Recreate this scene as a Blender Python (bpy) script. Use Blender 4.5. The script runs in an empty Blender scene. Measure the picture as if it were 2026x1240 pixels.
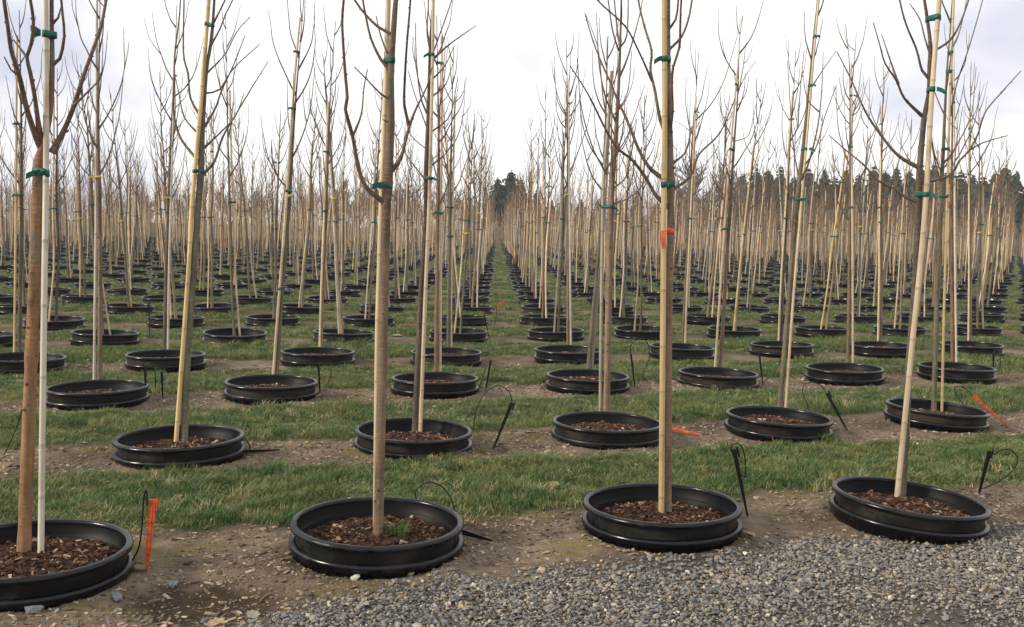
import bpy, math, random
import numpy as np
from mathutils import Vector, Matrix

SC = bpy.context.scene
COL = SC.collection
RX, RY = 2026.0, 1240.0                    # photograph frame the pixel helper refers to
F_PX, PITCH, ROLL, CAM_Z = 1970.0, 0.0827, 0.0239, 1.39

# ------------------------------------------------------------------ camera
cam_d = bpy.data.cameras.new('camera'); cam = bpy.data.objects.new('camera', cam_d); COL.objects.link(cam)
_c, _s = math.cos(PITCH), math.sin(PITCH)
FWD = Vector((0, _c, -_s)); _right = Vector((1, 0, 0)); _down = Vector((0, -_s, -_c))
cr, sr = math.cos(ROLL), math.sin(ROLL)
AX = _right * cr - _down * sr
AD = _right * sr + _down * cr
m = Matrix.Identity(4)
for i in range(3):
    m[i][0] = AX[i]; m[i][1] = -AD[i]; m[i][2] = -FWD[i]
m[2][3] = CAM_Z
cam.matrix_world = m
cam_d.sensor_width = 36.0; cam_d.lens = 36.0 * F_PX / RX
cam_d.clip_start = 0.05; cam_d.clip_end = 6000
SC.camera = cam

# ------------------------------------------------------------------ sky, sun, exposure
SUN_TO = Vector((-0.86, -0.30, 0.47)).normalized()
w = bpy.data.worlds.new('World'); SC.world = w; w.use_nodes = True
nt = w.node_tree; nt.nodes.clear()
def nd(t, typ, **kw):
    n = t.nodes.new(typ)
    for k, v in kw.items(): setattr(n, k, v)
    return n
wo = nd(nt, 'ShaderNodeOutputWorld')
sky = nd(nt, 'ShaderNodeTexSky', sky_type='NISHITA', sun_disc=False)
sky.sun_elevation = math.asin(SUN_TO.z); sky.sun_rotation = math.atan2(SUN_TO.x, SUN_TO.y)
bg1 = nd(nt, 'ShaderNodeBackground'); bg1.inputs[1].default_value = 0.10
nt.links.new(sky.outputs[0], bg1.inputs[0])
bg2 = nd(nt, 'ShaderNodeBackground'); bg2.inputs[1].default_value = 1.1
tc = nd(nt, 'ShaderNodeTexCoord')
mp = nd(nt, 'ShaderNodeMapping'); mp.inputs['Scale'].default_value = (1.0, 1.0, 2.2); mp.inputs['Location'].default_value = (17.97, 12.93, 4.84); mp.inputs['Rotation'].default_value = (0, 0, 0)
nt.links.new(tc.outputs['Generated'], mp.inputs[0])
nz = nd(nt, 'ShaderNodeTexNoise'); nz.inputs['Scale'].default_value = 2.6; nz.inputs['Detail'].default_value = 6; nz.inputs['Roughness'].default_value = 0.52; nz.inputs['Distortion'].default_value = 0.35
nt.links.new(mp.outputs[0], nz.inputs[0])
rmp = nd(nt, 'ShaderNodeValToRGB')
e = rmp.color_ramp.elements
e[0].position = 0.33; e[0].color = (0.68, 0.70, 0.83, 1)
e[1].position = 0.49; e[1].color = (1.12, 1.10, 1.09, 1)
x = e.new(0.41); x.color = (0.88, 0.88, 0.95, 1)
nt.links.new(nz.outputs[0], rmp.inputs[0]); nt.links.new(rmp.outputs[0], bg2.inputs[0])
mxs = nd(nt, 'ShaderNodeMixShader'); mxs.inputs[0].default_value = 0.93
nt.links.new(bg1.outputs[0], mxs.inputs[1]); nt.links.new(bg2.outputs[0], mxs.inputs[2])
nt.links.new(mxs.outputs[0], wo.inputs[0])

sun_d = bpy.data.lights.new('sun', 'SUN'); sun_d.energy = 4.0; sun_d.angle = math.radians(8); sun_d.color = (1.0, 0.89, 0.70)
sun = bpy.data.objects.new('sun', sun_d); COL.objects.link(sun)
sun.rotation_euler = (-SUN_TO).to_track_quat('-Z', 'Y').to_euler()
SC.view_settings.view_transform = 'Standard'; SC.view_settings.look = 'None'
SC.view_settings.exposure = 0.0; SC.view_settings.gamma = 1.0; SC.view_settings.use_curve_mapping = False
SC.render.engine = 'CYCLES'
SC.cycles.use_denoising = True
SC.cycles.max_bounces = 6; SC.cycles.transparent_max_bounces = 4

# ------------------------------------------------------------------ helpers
def ray(px, py):
    return FWD + AX * ((px - RX / 2) / F_PX) + AD * ((py - RY / 2) / F_PX)
def on_z(px, py, z):
    d = ray(px, py); t = (z - CAM_Z) / d.z
    return Vector((d.x * t, d.y * t, z))
def on_y(px, py, y):
    d = ray(px, py); t = y / d.y
    return Vector((d.x * t, y, CAM_Z + d.z * t))
def to_px(p):
    v = Vector(p) - Vector((0, 0, CAM_Z)); f = v.dot(FWD)
    return (RX / 2 + v.dot(AX) / f * F_PX, RY / 2 + v.dot(AD) / f * F_PX, f)

# the planting grid: column a (aisle lies between -1 and 0), row b (0 is the front row)
GX0, GSX, GVX, GY0, GSY, GK = 0.7229, 1.2936, -0.0353, 4.5947, 2.0946, 0.404
def grid(a, b): return (GX0 + a * GSX + b * GVX, GY0 + b * GSY + a * GK)
_det = GSX * GSY - GVX * GK
def rowcoord(X, Y): return (GSX * (Y - GY0) - GK * (X - GX0)) / _det

_rs = np.random.RandomState(7); _LAT = _rs.rand(256, 256)
def vnoise(x, y):
    x = np.asarray(x, float); y = np.asarray(y, float)
    xi = np.floor(x).astype(int); yi = np.floor(y).astype(int); fx = x - xi; fy = y - yi
    fx = fx * fx * (3 - 2 * fx); fy = fy * fy * (3 - 2 * fy)
    g = lambda i, j: _LAT[i & 255, j & 255]
    return (g(xi, yi) * (1 - fx) + g(xi + 1, yi) * fx) * (1 - fy) + (g(xi, yi + 1) * (1 - fx) + g(xi + 1, yi + 1) * fx) * fy
def fbm(x, y, o=4):
    s = 0; a = .5; t = 0
    for i in range(o):
        s = s + a * vnoise(x * 2 ** i + 17.3 * i, y * 2 ** i + 5.1 * i); t += a; a *= .5
    return s / t

def soil_mask(X, Y):
    """1 on the bare strip round each pot row, 0 on the grass strips"""
    b = rowcoord(X, Y); d = np.abs(b - np.round(b))
    d = d + (fbm(X * 1.3, Y * 1.3, 3) - .5) * .26
    return np.maximum(np.clip((.235 - d) / .05, 0, 1), np.clip((.10 - b) / .05, 0, 1))
def gravel_mask(X, Y):
    b = rowcoord(X, Y) + (fbm(X * 1.7 + 40, Y * 1.7, 3) - .5) * .16
    lim = -.145 - .17 * np.clip((-.45 - X) / .75, 0, 1)
    return np.clip((lim + .02 - b) / .13, 0, 1)
DIP = on_z(405, 1185, 0)
BANK = [grid(a_, b_) for b_ in range(3) for a_ in range(-3, 4)]
def ground_z(X, Y):
    X = np.asarray(X, float); Y = np.asarray(Y, float)
    s = soil_mask(X, Y); near = np.clip((26 - Y) / 10, 0, 1)
    z = (fbm(X * 3, Y * 3, 4) - .5) * .035 * near + (1 - s) * .012 * near - .012
    z = z + (fbm(X * 16, Y * 16, 2) - .5) * .012 * np.clip((9 - Y) / 3, 0, 1)
    r2 = ((X - DIP.x) / .26) ** 2 + ((Y - DIP.y) / .17) ** 2
    bank = 0
    for cx_, cy_ in BANK:
        rr_ = np.hypot(X - cx_, Y - cy_); bank = bank + np.exp(-((rr_ - .40) / .055) ** 2) * (.006 + .030 * vnoise(X * 5 + cx_ * 9, Y * 5))
    return z + bank - .045 * np.exp(-r2)

class MB:
    """collects quads with a colour for every vertex; builds ONE mesh"""
    def __init__(s): s.v = []; s.f = []; s.c = []; s.mi = []
    def tube(s, P, R, n=6, col=(1, 1, 1), cols=None, mi=0, twist=0.0):
        b = len(s.v); k = len(P)
        for i, p in enumerate(P):
            t = (P[min(i + 1, k - 1)] - P[max(i - 1, 0)])
            if t.length < 1e-9: t = Vector((0, 0, 1))
            t.normalize()
            ref = Vector((0, 1, 0)) if abs(t.y) < .92 else Vector((1, 0, 0))
            u = t.cross(ref).normalized(); v = t.cross(u)
            cc = cols[i] if cols else col
            for j in range(n):
                a = 2 * math.pi * j / n + twist
                s.v.append(tuple(p + (u * math.cos(a) + v * math.sin(a)) * R[i])); s.c.append(cc)
        for i in range(k - 1):
            for j in range(n):
                q = (j + 1) % n
                s.f.append((b + i * n + j, b + i * n + q, b + (i + 1) * n + q, b + (i + 1) * n + j)); s.mi.append(mi)
    def lathe(s, prof, n, col=(1, 1, 1), mi=0, wob=None):
        b = len(s.v); k = len(prof)
        for (r, z) in prof:
            for j in range(n):
                a = 2 * math.pi * j / n
                rr = r * (wob(a) if wob else 1)
                s.v.append((rr * math.cos(a), rr * math.sin(a), z)); s.c.append(col)
        for i in range(k - 1):
            for j in range(n):
                q = (j + 1) % n
                s.f.append((b + i * n + j, b + i * n + q, b + (i + 1) * n + q, b + (i + 1) * n + j)); s.mi.append(mi)
    def loft(s, rings, col=(1, 1, 1), mi=0, close=True, cols=None):
        b = len(s.v); n = len(rings[0])
        for i, r in enumerate(rings):
            for p in r: s.v.append(tuple(p)); s.c.append(cols[i] if cols else col)
        for i in range(len(rings) - 1):
            for j in range(n if close else n - 1):
                q = (j + 1) % n
                s.f.append((b + i * n + j, b + i * n + q, b + (i + 1) * n + q, b + (i + 1) * n + j)); s.mi.append(mi)
        if close and n == 4:
            s.f.append((b + 3, b + 2, b + 1, b)); s.mi.append(mi)
            e_ = b + (len(rings) - 1) * n
            s.f.append((e_, e_ + 1, e_ + 2, e_ + 3)); s.mi.append(mi)
    def poly(s, pts, col=(1, 1, 1), mi=0):
        b = len(s.v)
        for p in pts: s.v.append(tuple(p)); s.c.append(col)
        s.f.append(tuple(range(b, b + len(pts)))); s.mi.append(mi)
    def mesh(s, name, mats, smooth=True):
        me = bpy.data.meshes.new(name); me.from_pydata(s.v, [], s.f)
        at = me.color_attributes.new('Col', 'FLOAT_COLOR', 'POINT')
        c = np.ones((len(s.v), 4), np.float32); c[:, :3] = np.array(s.c, np.float32).reshape(-1, 3)
        at.data.foreach_set('color', c.ravel())
        for mm in (mats if isinstance(mats, (list, tuple)) else [mats]): me.materials.append(mm)
        if any(s.mi): me.polygons.foreach_set('material_index', s.mi)
        if smooth: me.polygons.foreach_set('use_smooth', [True] * len(s.f))
        me.update(); return me
    def arrays(s): return np.array(s.v, np.float32).reshape(-1, 3), np.array(s.f, np.int64).reshape(-1, 4), np.array(s.c, np.float32).reshape(-1, 3)

def ob(name, data=None, parent=None, loc=None, rot=None):
    o = bpy.data.objects.new(name, data); COL.objects.link(o)
    if parent: o.parent = parent
    if loc is not None: o.location = loc
    if rot is not None: o.rotation_euler = rot
    return o
def tag(o, label=None, cat=None, group=None, kind=None):
    if label: o['label'] = label
    if cat: o['category'] = cat
    if group: o['group'] = group
    if kind: o['kind'] = kind
    return o
def np_mesh(name, V, Fq, C, mat, smooth=True):
    me = bpy.data.meshes.new(name)
    me.vertices.add(len(V)); me.vertices.foreach_set('co', np.asarray(V, np.float32).ravel())
    nf, k = Fq.shape
    me.loops.add(nf * k); me.loops.foreach_set('vertex_index', Fq.astype(np.int32).ravel())
    me.polygons.add(nf); me.polygons.foreach_set('loop_start', np.arange(0, nf * k, k, dtype=np.int32))
    if smooth: me.polygons.foreach_set('use_smooth', np.ones(nf, bool))
    if C is not None:
        at = me.color_attributes.new('Col', 'FLOAT_COLOR', 'POINT')
        c = np.ones((len(V), 4), np.float32); c[:, :3] = C; at.data.foreach_set('color', c.ravel())
    me.materials.append(mat); me.update(calc_edges=True); return me

# ------------------------------------------------------------------ materials
def mat(name, rough=.8, spec=.3):
    mm = bpy.data.materials.new(name); mm.use_nodes = True
    t = mm.node_tree; p = t.nodes['Principled BSDF']
    p.inputs['Roughness'].default_value = rough; p.inputs['Specular IOR Level'].default_value = spec
    return mm, t, p
def lk(t, a, b): t.links.new(a, b)
def noise(t, scale, detail=4, vec=None, rough=.55, dist=0):
    n = nd(t, 'ShaderNodeTexNoise'); n.inputs['Scale'].default_value = scale; n.inputs['Detail'].default_value = detail
    n.inputs['Roughness'].default_value = rough; n.inputs['Distortion'].default_value = dist
    if vec is not None: lk(t, vec, n.inputs['Vector'])
    return n.outputs[0]
def ramp(t, fac, stops, interp='LINEAR'):
    r = nd(t, 'ShaderNodeValToRGB'); r.color_ramp.interpolation = interp
    el = r.color_ramp.elements
    while len(el) < len(stops): el.new(.5)
    for q, (p, c) in zip(el, stops):
        q.position = p; q.color = (c[0], c[1], c[2], 1) if hasattr(c, '__len__') else (c, c, c, 1)
    lk(t, fac, r.inputs[0]); return r.outputs[0]
def mix(t, fac, a, b, mode='MIX'):
    n = nd(t, 'ShaderNodeMix', data_type='RGBA', blend_type=mode)
    for s_, v in ((n.inputs[0], fac), (n.inputs[6], a), (n.inputs[7], b)):
        if hasattr(v, 'links'): lk(t, v, s_)
        else: s_.default_value = v if not hasattr(v, '__len__') else ((*v, 1) if len(v) == 3 else v)
    return n.outputs[2]
def math_(t, op, a, b=None, c=None, clamp=False):
    n = nd(t, 'ShaderNodeMath', operation=op, use_clamp=clamp)
    for s_, v in zip(n.inputs, (a, b, c)):
        if v is None: continue
        if hasattr(v, 'links'): lk(t, v, s_)
        else: s_.default_value = v
    return n.outputs[0]
def bump(t, p, h, strength=.4, dist=.01):
    b = nd(t, 'ShaderNodeBump'); b.inputs['Strength'].default_value = strength; b.inputs['Distance'].default_value = dist
    lk(t, h, b.inputs['Height']); lk(t, b.outputs[0], p.inputs['Normal'])
def colattr(t):
    n = nd(t, 'ShaderNodeAttribute'); n.attribute_name = 'Col'; return n.outputs['Color']
def pos(t): return nd(t, 'ShaderNodeNewGeometry').outputs['Position']
def mapped(t, vec, scale):
    n = nd(t, 'ShaderNodeMapping'); n.inputs['Scale'].default_value = scale; lk(t, vec, n.inputs[0]); return n.outputs[0]
def orand(t): return nd(t, 'ShaderNodeObjectInfo').outputs['Random']

# ground: soil strips, grass strips, gravel verge
M_ground, t, p = mat('ground_soil', .95, .12)
P_ = pos(t)
n1 = noise(t, 1.8, 5, P_); n2 = noise(t, 22, 5, P_, .7); n3 = noise(t, 140, 3, P_, .7)
soil = ramp(t, n1, [(.35, (.085, .063, .044)), (.5, (.150, .114, .080)), (.68, (.215, .170, .122))])
soil = mix(t, .75, soil, ramp(t, n2, [(.3, (.45, .42, .40)), (.5, (.95, .95, .95)), (.7, (1.5, 1.45, 1.4))]), 'MULTIPLY')
soil = mix(t, ramp(t, n3, [(.60, 0), (.68, 1)]), soil, (.36, .30, .23))
moss = math_(t, 'MULTIPLY', ramp(t, noise(t, 2.3, 5, mapped(t, P_, (1, 1.4, 1)), .6), [(.54, 0), (.63, 1)]), ramp(t, n2, [(.38, 0), (.56, .75)]))
soil = mix(t, moss, soil, (.125, .115, .018))
at = nd(t, 'ShaderNodeAttribute'); at.attribute_name = 'Col'
sp = nd(t, 'ShaderNodeSeparateColor'); lk(t, at.outputs['Color'], sp.inputs[0])
grn = ramp(t, noise(t, 1.4, 5, P_), [(.3, (.042, .052, .020)), (.5, (.060, .072, .028)), (.7, (.100, .095, .042))])
grn = mix(t, .7, grn, ramp(t, n2, [(.3, (.5, .5, .5)), (.7, (1.4, 1.4, 1.4))]), 'MULTIPLY')
grv = mix(t, .8, (.085, .074, .060), ramp(t, n2, [(.3, (.4, .4, .4)), (.7, (1.5, 1.5, 1.5))]), 'MULTIPLY')
c = mix(t, sp.outputs['Red'], grn, soil)
c = mix(t, sp.outputs['Green'], c, grv)
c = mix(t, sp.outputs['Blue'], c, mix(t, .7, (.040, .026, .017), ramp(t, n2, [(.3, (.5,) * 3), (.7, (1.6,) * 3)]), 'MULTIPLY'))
lk(t, c, p.inputs['Base Color'])
bump(t, p, math_(t, 'ADD', n2, math_(t, 'MULTIPLY', n3, .4)), .7, .02)

M_bark, t, p = mat('bark', .72, .25)
oc = nd(t, 'ShaderNodeTexCoord').outputs['Object']
lo = noise(t, 1.0, 6, mapped(t, oc, (38, 38, 5)), .65)
hi = noise(t, 1.0, 3, mapped(t, oc, (30, 30, 210)), .6)
c = mix(t, .8, colattr(t), ramp(t, lo, [(.28, (.42, .42, .44)), (.5, (1, 1, 1)), (.72, (1.65, 1.55, 1.4))]), 'MULTIPLY')
c = mix(t, .8, c, ramp(t, noise(t, 1.0, 4, mapped(t, oc, (7, 7, 5)), .65), [(.32, (.60, .62, .60)), (.5, (1, 1, 1)), (.68, (1.3, 1.22, 1.1))]), 'MULTIPLY')
c = mix(t, math_(t, 'MULTIPLY', ramp(t, hi, [(.60, 0), (.68, 1)]), .5), c, (.38, .32, .24))
c = mix(t, .45, c, ramp(t, orand(t), [(0, (.7, .68, .66)), (1, (1.35, 1.3, 1.2))]), 'MULTIPLY')
c = mix(t, ramp(t, noise(t, 1.0, 5, mapped(t, oc, (16, 16, 4.5)), .7), [(.52, 0), (.64, .6)]), c, (.185, .175, .140))
c = mix(t, ramp(t, noise(t, 1.0, 5, mapped(t, oc, (22, 22, 7)), .7), [(.33, .65), (.42, 0)]), c, (.060, .046, .036))
rg = noise(t, 1.0, 2, mapped(t, oc, (3, 3, 34)), .5)
c = mix(t, math_(t, 'MULTIPLY', ramp(t, rg, [(.485, 0), (.50, 1), (.515, 0)]), .22), c, (.40, .35, .28))
lk(t, c, p.inputs['Base Color']); bump(t, p, math_(t, 'ADD', lo, hi), .5, .005)

M_bam, t, p = mat('bamboo', .42, .35)
oc = nd(t, 'ShaderNodeTexCoord').outputs['Object']
lo = noise(t, 1.0, 5, mapped(t, oc, (60, 60, 3)), .6)
bl = noise(t, 1.0, 4, mapped(t, oc, (9, 9, 4)), .6)
c = mix(t, .7, colattr(t), ramp(t, lo, [(.3, (.74, .72, .68)), (.6, (1.1, 1.1, 1.1))]), 'MULTIPLY')
c = mix(t, .8, c, ramp(t, bl, [(.30, (.62, .54, .44)), (.45, (1, 1, 1)), (.7, (1.1, 1.1, 1.1))]), 'MULTIPLY')
c = mix(t, .55, c, ramp(t, orand(t), [(0, (.78, .78, .80)), (.5, (1.0, .98, .94)), (1, (1.15, 1.12, 1.0))]), 'MULTIPLY')
lk(t, c, p.inputs['Base Color']); bump(t, p, lo, .15, .002)

def plastic(name, base, dust, lo, hi_, rough, spec=.32):
    mm, t, p = mat(name, rough, spec)
    oc = nd(t, 'ShaderNodeTexCoord').outputs['Object']
    n = noise(t, 1.0, 6, mapped(t, oc, (5, 5, 22)), .65)
    pn = noise(t, 7, 5, pos(t), .65)
    m_ = ramp(t, math_(t, 'ADD', math_(t, 'MULTIPLY', math_(t, 'ADD', n, pn), .5), math_(t, 'MULTIPLY', math_(t, 'SUBTRACT', orand(t), .5), .16)), [(lo, 0), (hi_, 1)])
    lk(t, mix(t, m_, base, dust), p.inputs['Base Color'])
    lk(t, mix(t, m_, (rough,) * 3, (.9,) * 3), p.inputs['Roughness'])
    bump(t, p, noise(t, 60, 3, pos(t)), .08, .003)
    return mm
M_rim = plastic('black_plastic_rim', (.0026, .0028, .0046), (.022, .021, .022), .55, .78, .21)
M_wall = plastic('black_plastic_wall_dusty', (.0028, .0026, .0028), (.042, .031, .020), .46, .70, .42)
M_inner = plastic('black_plastic_inner_wall', (.0022, .0022, .0032), (.010, .009, .008), .56, .82, .50, .16)
M_blk = plastic('black_plastic_fitting', (.006, .006, .007), (.035, .03, .028), .56, .76, .4)

def simple(name, col, rough=.6, spec=.3, var=.25, scale=30):
    mm, t, p = mat(name, rough, spec)
    n = noise(t, scale, 4, pos(t))
    lk(t, mix(t, 1.0, (*col, 1), ramp(t, n, [(.3, (1 - var,) * 3), (.7, (1 + var,) * 3)]), 'MULTIPLY'), p.inputs['Base Color'])
    return mm
def attr_mat(name, rough=.8, spec=.2):
    mm, t, p = mat(name, rough, spec)
    lk(t, mix(t, .6, colattr(t), ramp(t, noise(t, 90, 3, pos(t)), [(.3, (.6,) * 3), (.7, (1.35,) * 3)]), 'MULTIPLY'), p.inputs['Base Color'])
    return mm
M_tape = simple('green_tie_tape', (.018, .100, .080), .55, .25, .5, 60)
M_orange = simple('orange_plastic', (.54, .095, .035), .5, .3, .4, 45)
M_ribbon = simple('orange_flagging_ribbon', (.60, .11, .05), .5, .3, .35, 60)
M_yellow = simple('yellow_label_tag', (.62, .48, .10), .5, .3, .2, 50)
M_mulch = attr_mat('bark_mulch', .85, .2)
M_leafd = attr_mat('dead_leaf', .8, .2)

def rand_mat(name, stops, rough=.85, spec=.25, fine=70):
    mm, t, p = mat(name, rough, spec)
    c = ramp(t, orand(t), stops)
    c = mix(t, .7, c, ramp(t, noise(t, fine, 4, pos(t), .7), [(.3, (.65,) * 3), (.7, (1.3,) * 3)]), 'MULTIPLY')
    lk(t, c, p.inputs['Base Color']); return mm
M_stone = rand_mat('gravel_stone', [(0, (0.088, 0.085, 0.084)), (.30, (0.144, 0.145, 0.145)), (.55, (0.199, 0.193, 0.176)), (.74, (0.259, 0.240, 0.199)), (.86, (0.204, 0.151, 0.104)), (.965, (0.375, 0.319, 0.232)), (1, (0.552, 0.516, 0.441))])
M_chip = rand_mat('soil_chip', [(0, (.07, .05, .036)), (.45, (.15, .115, .082)), (.75, (.26, .20, .14)), (1, (.42, .345, .25))])

M_grass, t, p = mat('grass_blade', .55, .3)
P_ = pos(t)
big = noise(t, 1.1, 5, P_, .6)
g = ramp(t, orand(t), [(0, (.050, .104, .030)), (.45, (.082, .148, .046)), (.80, (.130, .190, .070)), (1, (.36, .34, .18))])
g = mix(t, ramp(t, big, [(.48, 0), (.68, .6)]), g, (.210, .225, .072))
g = mix(t, ramp(t, noise(t, 5.5, 4, P_, .65), [(.50, 0), (.66, .5)]), g, (.260, .225, .100))
g = mix(t, ramp(t, noise(t, 2.6, 4, P_, .6), [(.34, .7), (.46, 0)]), g, (.045, .085, .024))
g = mix(t, .7, g, colattr(t), 'MULTIPLY')
lk(t, g, p.inputs['Base Color'])
tl = nd(t, 'ShaderNodeBsdfTranslucent'); lk(t, g, tl.inputs[0])
ms = nd(t, 'ShaderNodeMixShader'); ms.inputs[0].default_value = .3
lk(t, p.outputs[0], ms.inputs[1]); lk(t, tl.outputs[0], ms.inputs[2]); lk(t, ms.outputs[0], t.nodes['Material Output'].inputs[0])
M_conifer = attr_mat('conifer_foliage', .8, .15)
M_twig = attr_mat('bare_twigs', .85, .15)

# ------------------------------------------------------------------ ground sheet
def axis(lo, hi, step, far_lo, far_hi, g=1.16):
    a = list(np.arange(lo, hi, step)); s = step; x = hi
    while x < far_hi: a.append(x); s *= g; x += s
    a.append(far_hi); s = step; x = lo - step; left = []
    while x > far_lo: left.append(x); s *= g; x -= s
    left.append(far_lo)
    return np.array(left[::-1] + a)
xs = axis(-3.6, 4.2, .028, -2500, 2500); ys = axis(3.0, 9.5, .028, -60, 4000, 1.10)
GXm, GYm = np.meshgrid(xs, ys)
V = np.stack([GXm, GYm, ground_z(GXm, GYm)], -1).reshape(-1, 3)
V[:, 2] -= .10 * np.clip((np.hypot(V[:, 0], V[:, 1]) - 200) / 200, 0, 1)
nx, ny = len(xs), len(ys)
idx = np.arange(nx * ny).reshape(ny, nx)
Fq = np.stack([idx[:-1, :-1], idx[:-1, 1:], idx[1:, 1:], idx[1:, :-1]], -1).reshape(-1, 4)
C = np.zeros((len(V), 3)); far = np.clip((V[:, 1] - 60) / 40, 0, 1)
C[:, 0] = soil_mask(V[:, 0], V[:, 1]) * (1 - far); C[:, 1] = gravel_mask(V[:, 0], V[:, 1])
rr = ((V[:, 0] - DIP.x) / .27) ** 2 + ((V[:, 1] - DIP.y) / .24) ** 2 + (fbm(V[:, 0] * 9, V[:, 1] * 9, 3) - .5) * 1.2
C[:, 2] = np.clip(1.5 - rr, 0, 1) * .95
tag(ob('ground', np_mesh('ground', V, Fq, C, M_ground)), kind='structure')

# ------------------------------------------------------------------ scattering (grass, gravel, chips)
def scatter(name, pts, rot, scl, idx, variants, mats):
    cl = bpy.data.collections.new(name + '_pieces')
    for i, me in enumerate(variants):
        cl.objects.link(bpy.data.objects.new('%s_piece_%02d' % (name, i), me))
    me = bpy.data.meshes.new(name); me.vertices.add(len(pts)); me.vertices.foreach_set('co', np.asarray(pts, np.float32).ravel())
    a = me.attributes.new('rot', 'FLOAT_VECTOR', 'POINT'); a.data.foreach_set('vector', np.asarray(rot, np.float32).ravel())
    a = me.attributes.new('scl', 'FLOAT_VECTOR', 'POINT'); a.data.foreach_set('vector', np.asarray(scl, np.float32).ravel())
    a = me.attributes.new('idx', 'INT', 'POINT'); a.data.foreach_set('value', np.asarray(idx, np.int32))
    for mm in mats: me.materials.append(mm)
    o = ob(name, me)
    g = bpy.data.node_groups.new(name + '_scatter', 'GeometryNodeTree')
    g.interface.new_socket('Geometry', in_out='INPUT', socket_type='NodeSocketGeometry')
    g.interface.new_socket('Geometry', in_out='OUTPUT', socket_type='NodeSocketGeometry')
    gi = g.nodes.new('NodeGroupInput'); go = g.nodes.new('NodeGroupOutput')
    ip = g.nodes.new('GeometryNodeInstanceOnPoints'); ci = g.nodes.new('GeometryNodeCollectionInfo')
    ci.inputs['Collection'].default_value = cl; ci.inputs['Separate Children'].default_value = True; ci.inputs['Reset Children'].default_value = True
    ip.inputs['Pick Instance'].default_value = True
    def na(nm, ty):
        n = g.nodes.new('GeometryNodeInputNamedAttribute'); n.data_type = ty; n.inputs['Name'].default_value = nm; return n.outputs[0]
    g.links.new(gi.outputs[0], ip.inputs['Points']); g.links.new(ci.outputs[0], ip.inputs['Instance'])
    g.links.new(na('idx', 'INT'), ip.inputs['Instance Index']); g.links.new(na('rot', 'FLOAT_VECTOR'), ip.inputs['Rotation'])
    g.links.new(na('scl', 'FLOAT_VECTOR'), ip.inputs['Scale']); g.links.new(ip.outputs[0], go.inputs[0])
    md = o.modifiers.new('scatter', 'NODES'); md.node_group = g
    return o

R = np.random.RandomState(11)
def frustum_pts(y0, y1, n, marg=.6):
    Y = np.sqrt(R.rand(n) * (y1 ** 2 - y0 ** 2) + y0 ** 2)
    X = (R.rand(n) * 2 - 1) * (Y * .535 + marg)
    return X, Y
def grass_tuft(rnd, n, hmin, hmax, spread):
    mb = MB()
    for i in range(n):
        a = rnd.uniform(0, 6.28); r = spread * math.sqrt(rnd.random()); bx, by = r * math.cos(a), r * math.sin(a)
        h = rnd.uniform(hmin, hmax); ld = rnd.uniform(0, 6.28); ln = h * rnd.uniform(.15, .9); wd = rnd.uniform(.0014, .0026)
        px, py = -math.sin(ld) * wd, math.cos(ld) * wd
        sh = rnd.uniform(.7, 1.25); dry = rnd.random() < .20
        for k in range(3):
            t0 = (0, .4, .75)[k]; t1 = (.4, .75, 1.0)[k]; w0 = (1, .9, .6)[k]; w1 = (.9, .6, .08)[k]
            cx0, cy0, z0 = bx + math.cos(ld) * ln * t0 ** 2, by + math.sin(ld) * ln * t0 ** 2, h * t0 * (1 - .25 * t0) - (.01 if k == 0 else 0)
            cx1, cy1, z1 = bx + math.cos(ld) * ln * t1 ** 2, by + math.sin(ld) * ln * t1 ** 2, h * t1 * (1 - .25 * t1)
            col = (sh * 2.0, sh * 1.5, sh * 1.3) if dry else (sh, sh, sh)
            mb.poly([(cx0 - px * w0, cy0 - py * w0, z0), (cx0 + px * w0, cy0 + py * w0, z0), (cx1 + px * w1, cy1 + py * w1, z1), (cx1 - px * w1, cy1 - py * w1, z1)], col)
    return mb
rnd = random.Random(5)
tufts = [grass_tuft(rnd, 30, .018, .055, .06).mesh('grass_tuft', M_grass, False) for _ in range(7)] + \
        [grass_tuft(rnd, 34, .04, .09, .05).mesh('grass_tuft', M_grass, False) for _ in range(3)]
gp = []; gs = []
for (y0, y1, dens, sc) in ((3.6, 7.2, 620, 1.0), (7.2, 11, 420, 1.1), (11, 17, 210, 1.35), (17, 28, 85, 1.9), (28, 45, 34, 2.6), (45, 98, 9, 4.0)):
    area = .535 * (y1 ** 2 - y0 ** 2) + 1.2 * (y1 - y0)
    X, Y = frustum_pts(y0, y1, int(area * dens))
    keep = (soil_mask(X, Y) < R.rand(len(X)) ** 1.4 * .95) & (rowcoord(X, Y) > .12) & (gravel_mask(X, Y) < .3)
    keep &= fbm(X * 2.1 + 9, Y * 2.1, 3) > .10 + .22 * R.rand(len(X))
    X, Y = X[keep], Y[keep]
    gp.append(np.stack([X, Y, ground_z(X, Y) - .004], -1))
    h = .42 + .80 * np.clip((fbm(X * 1.6, Y * 1.6 + 60, 3) - .3) * 2, 0, 1)
    s = sc * (.8 + .4 * R.rand(len(X)))
    gs.append(np.stack([s, s, s * h * (1 if sc < 1.3 else 1.1 / sc ** .55)], -1))
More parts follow.
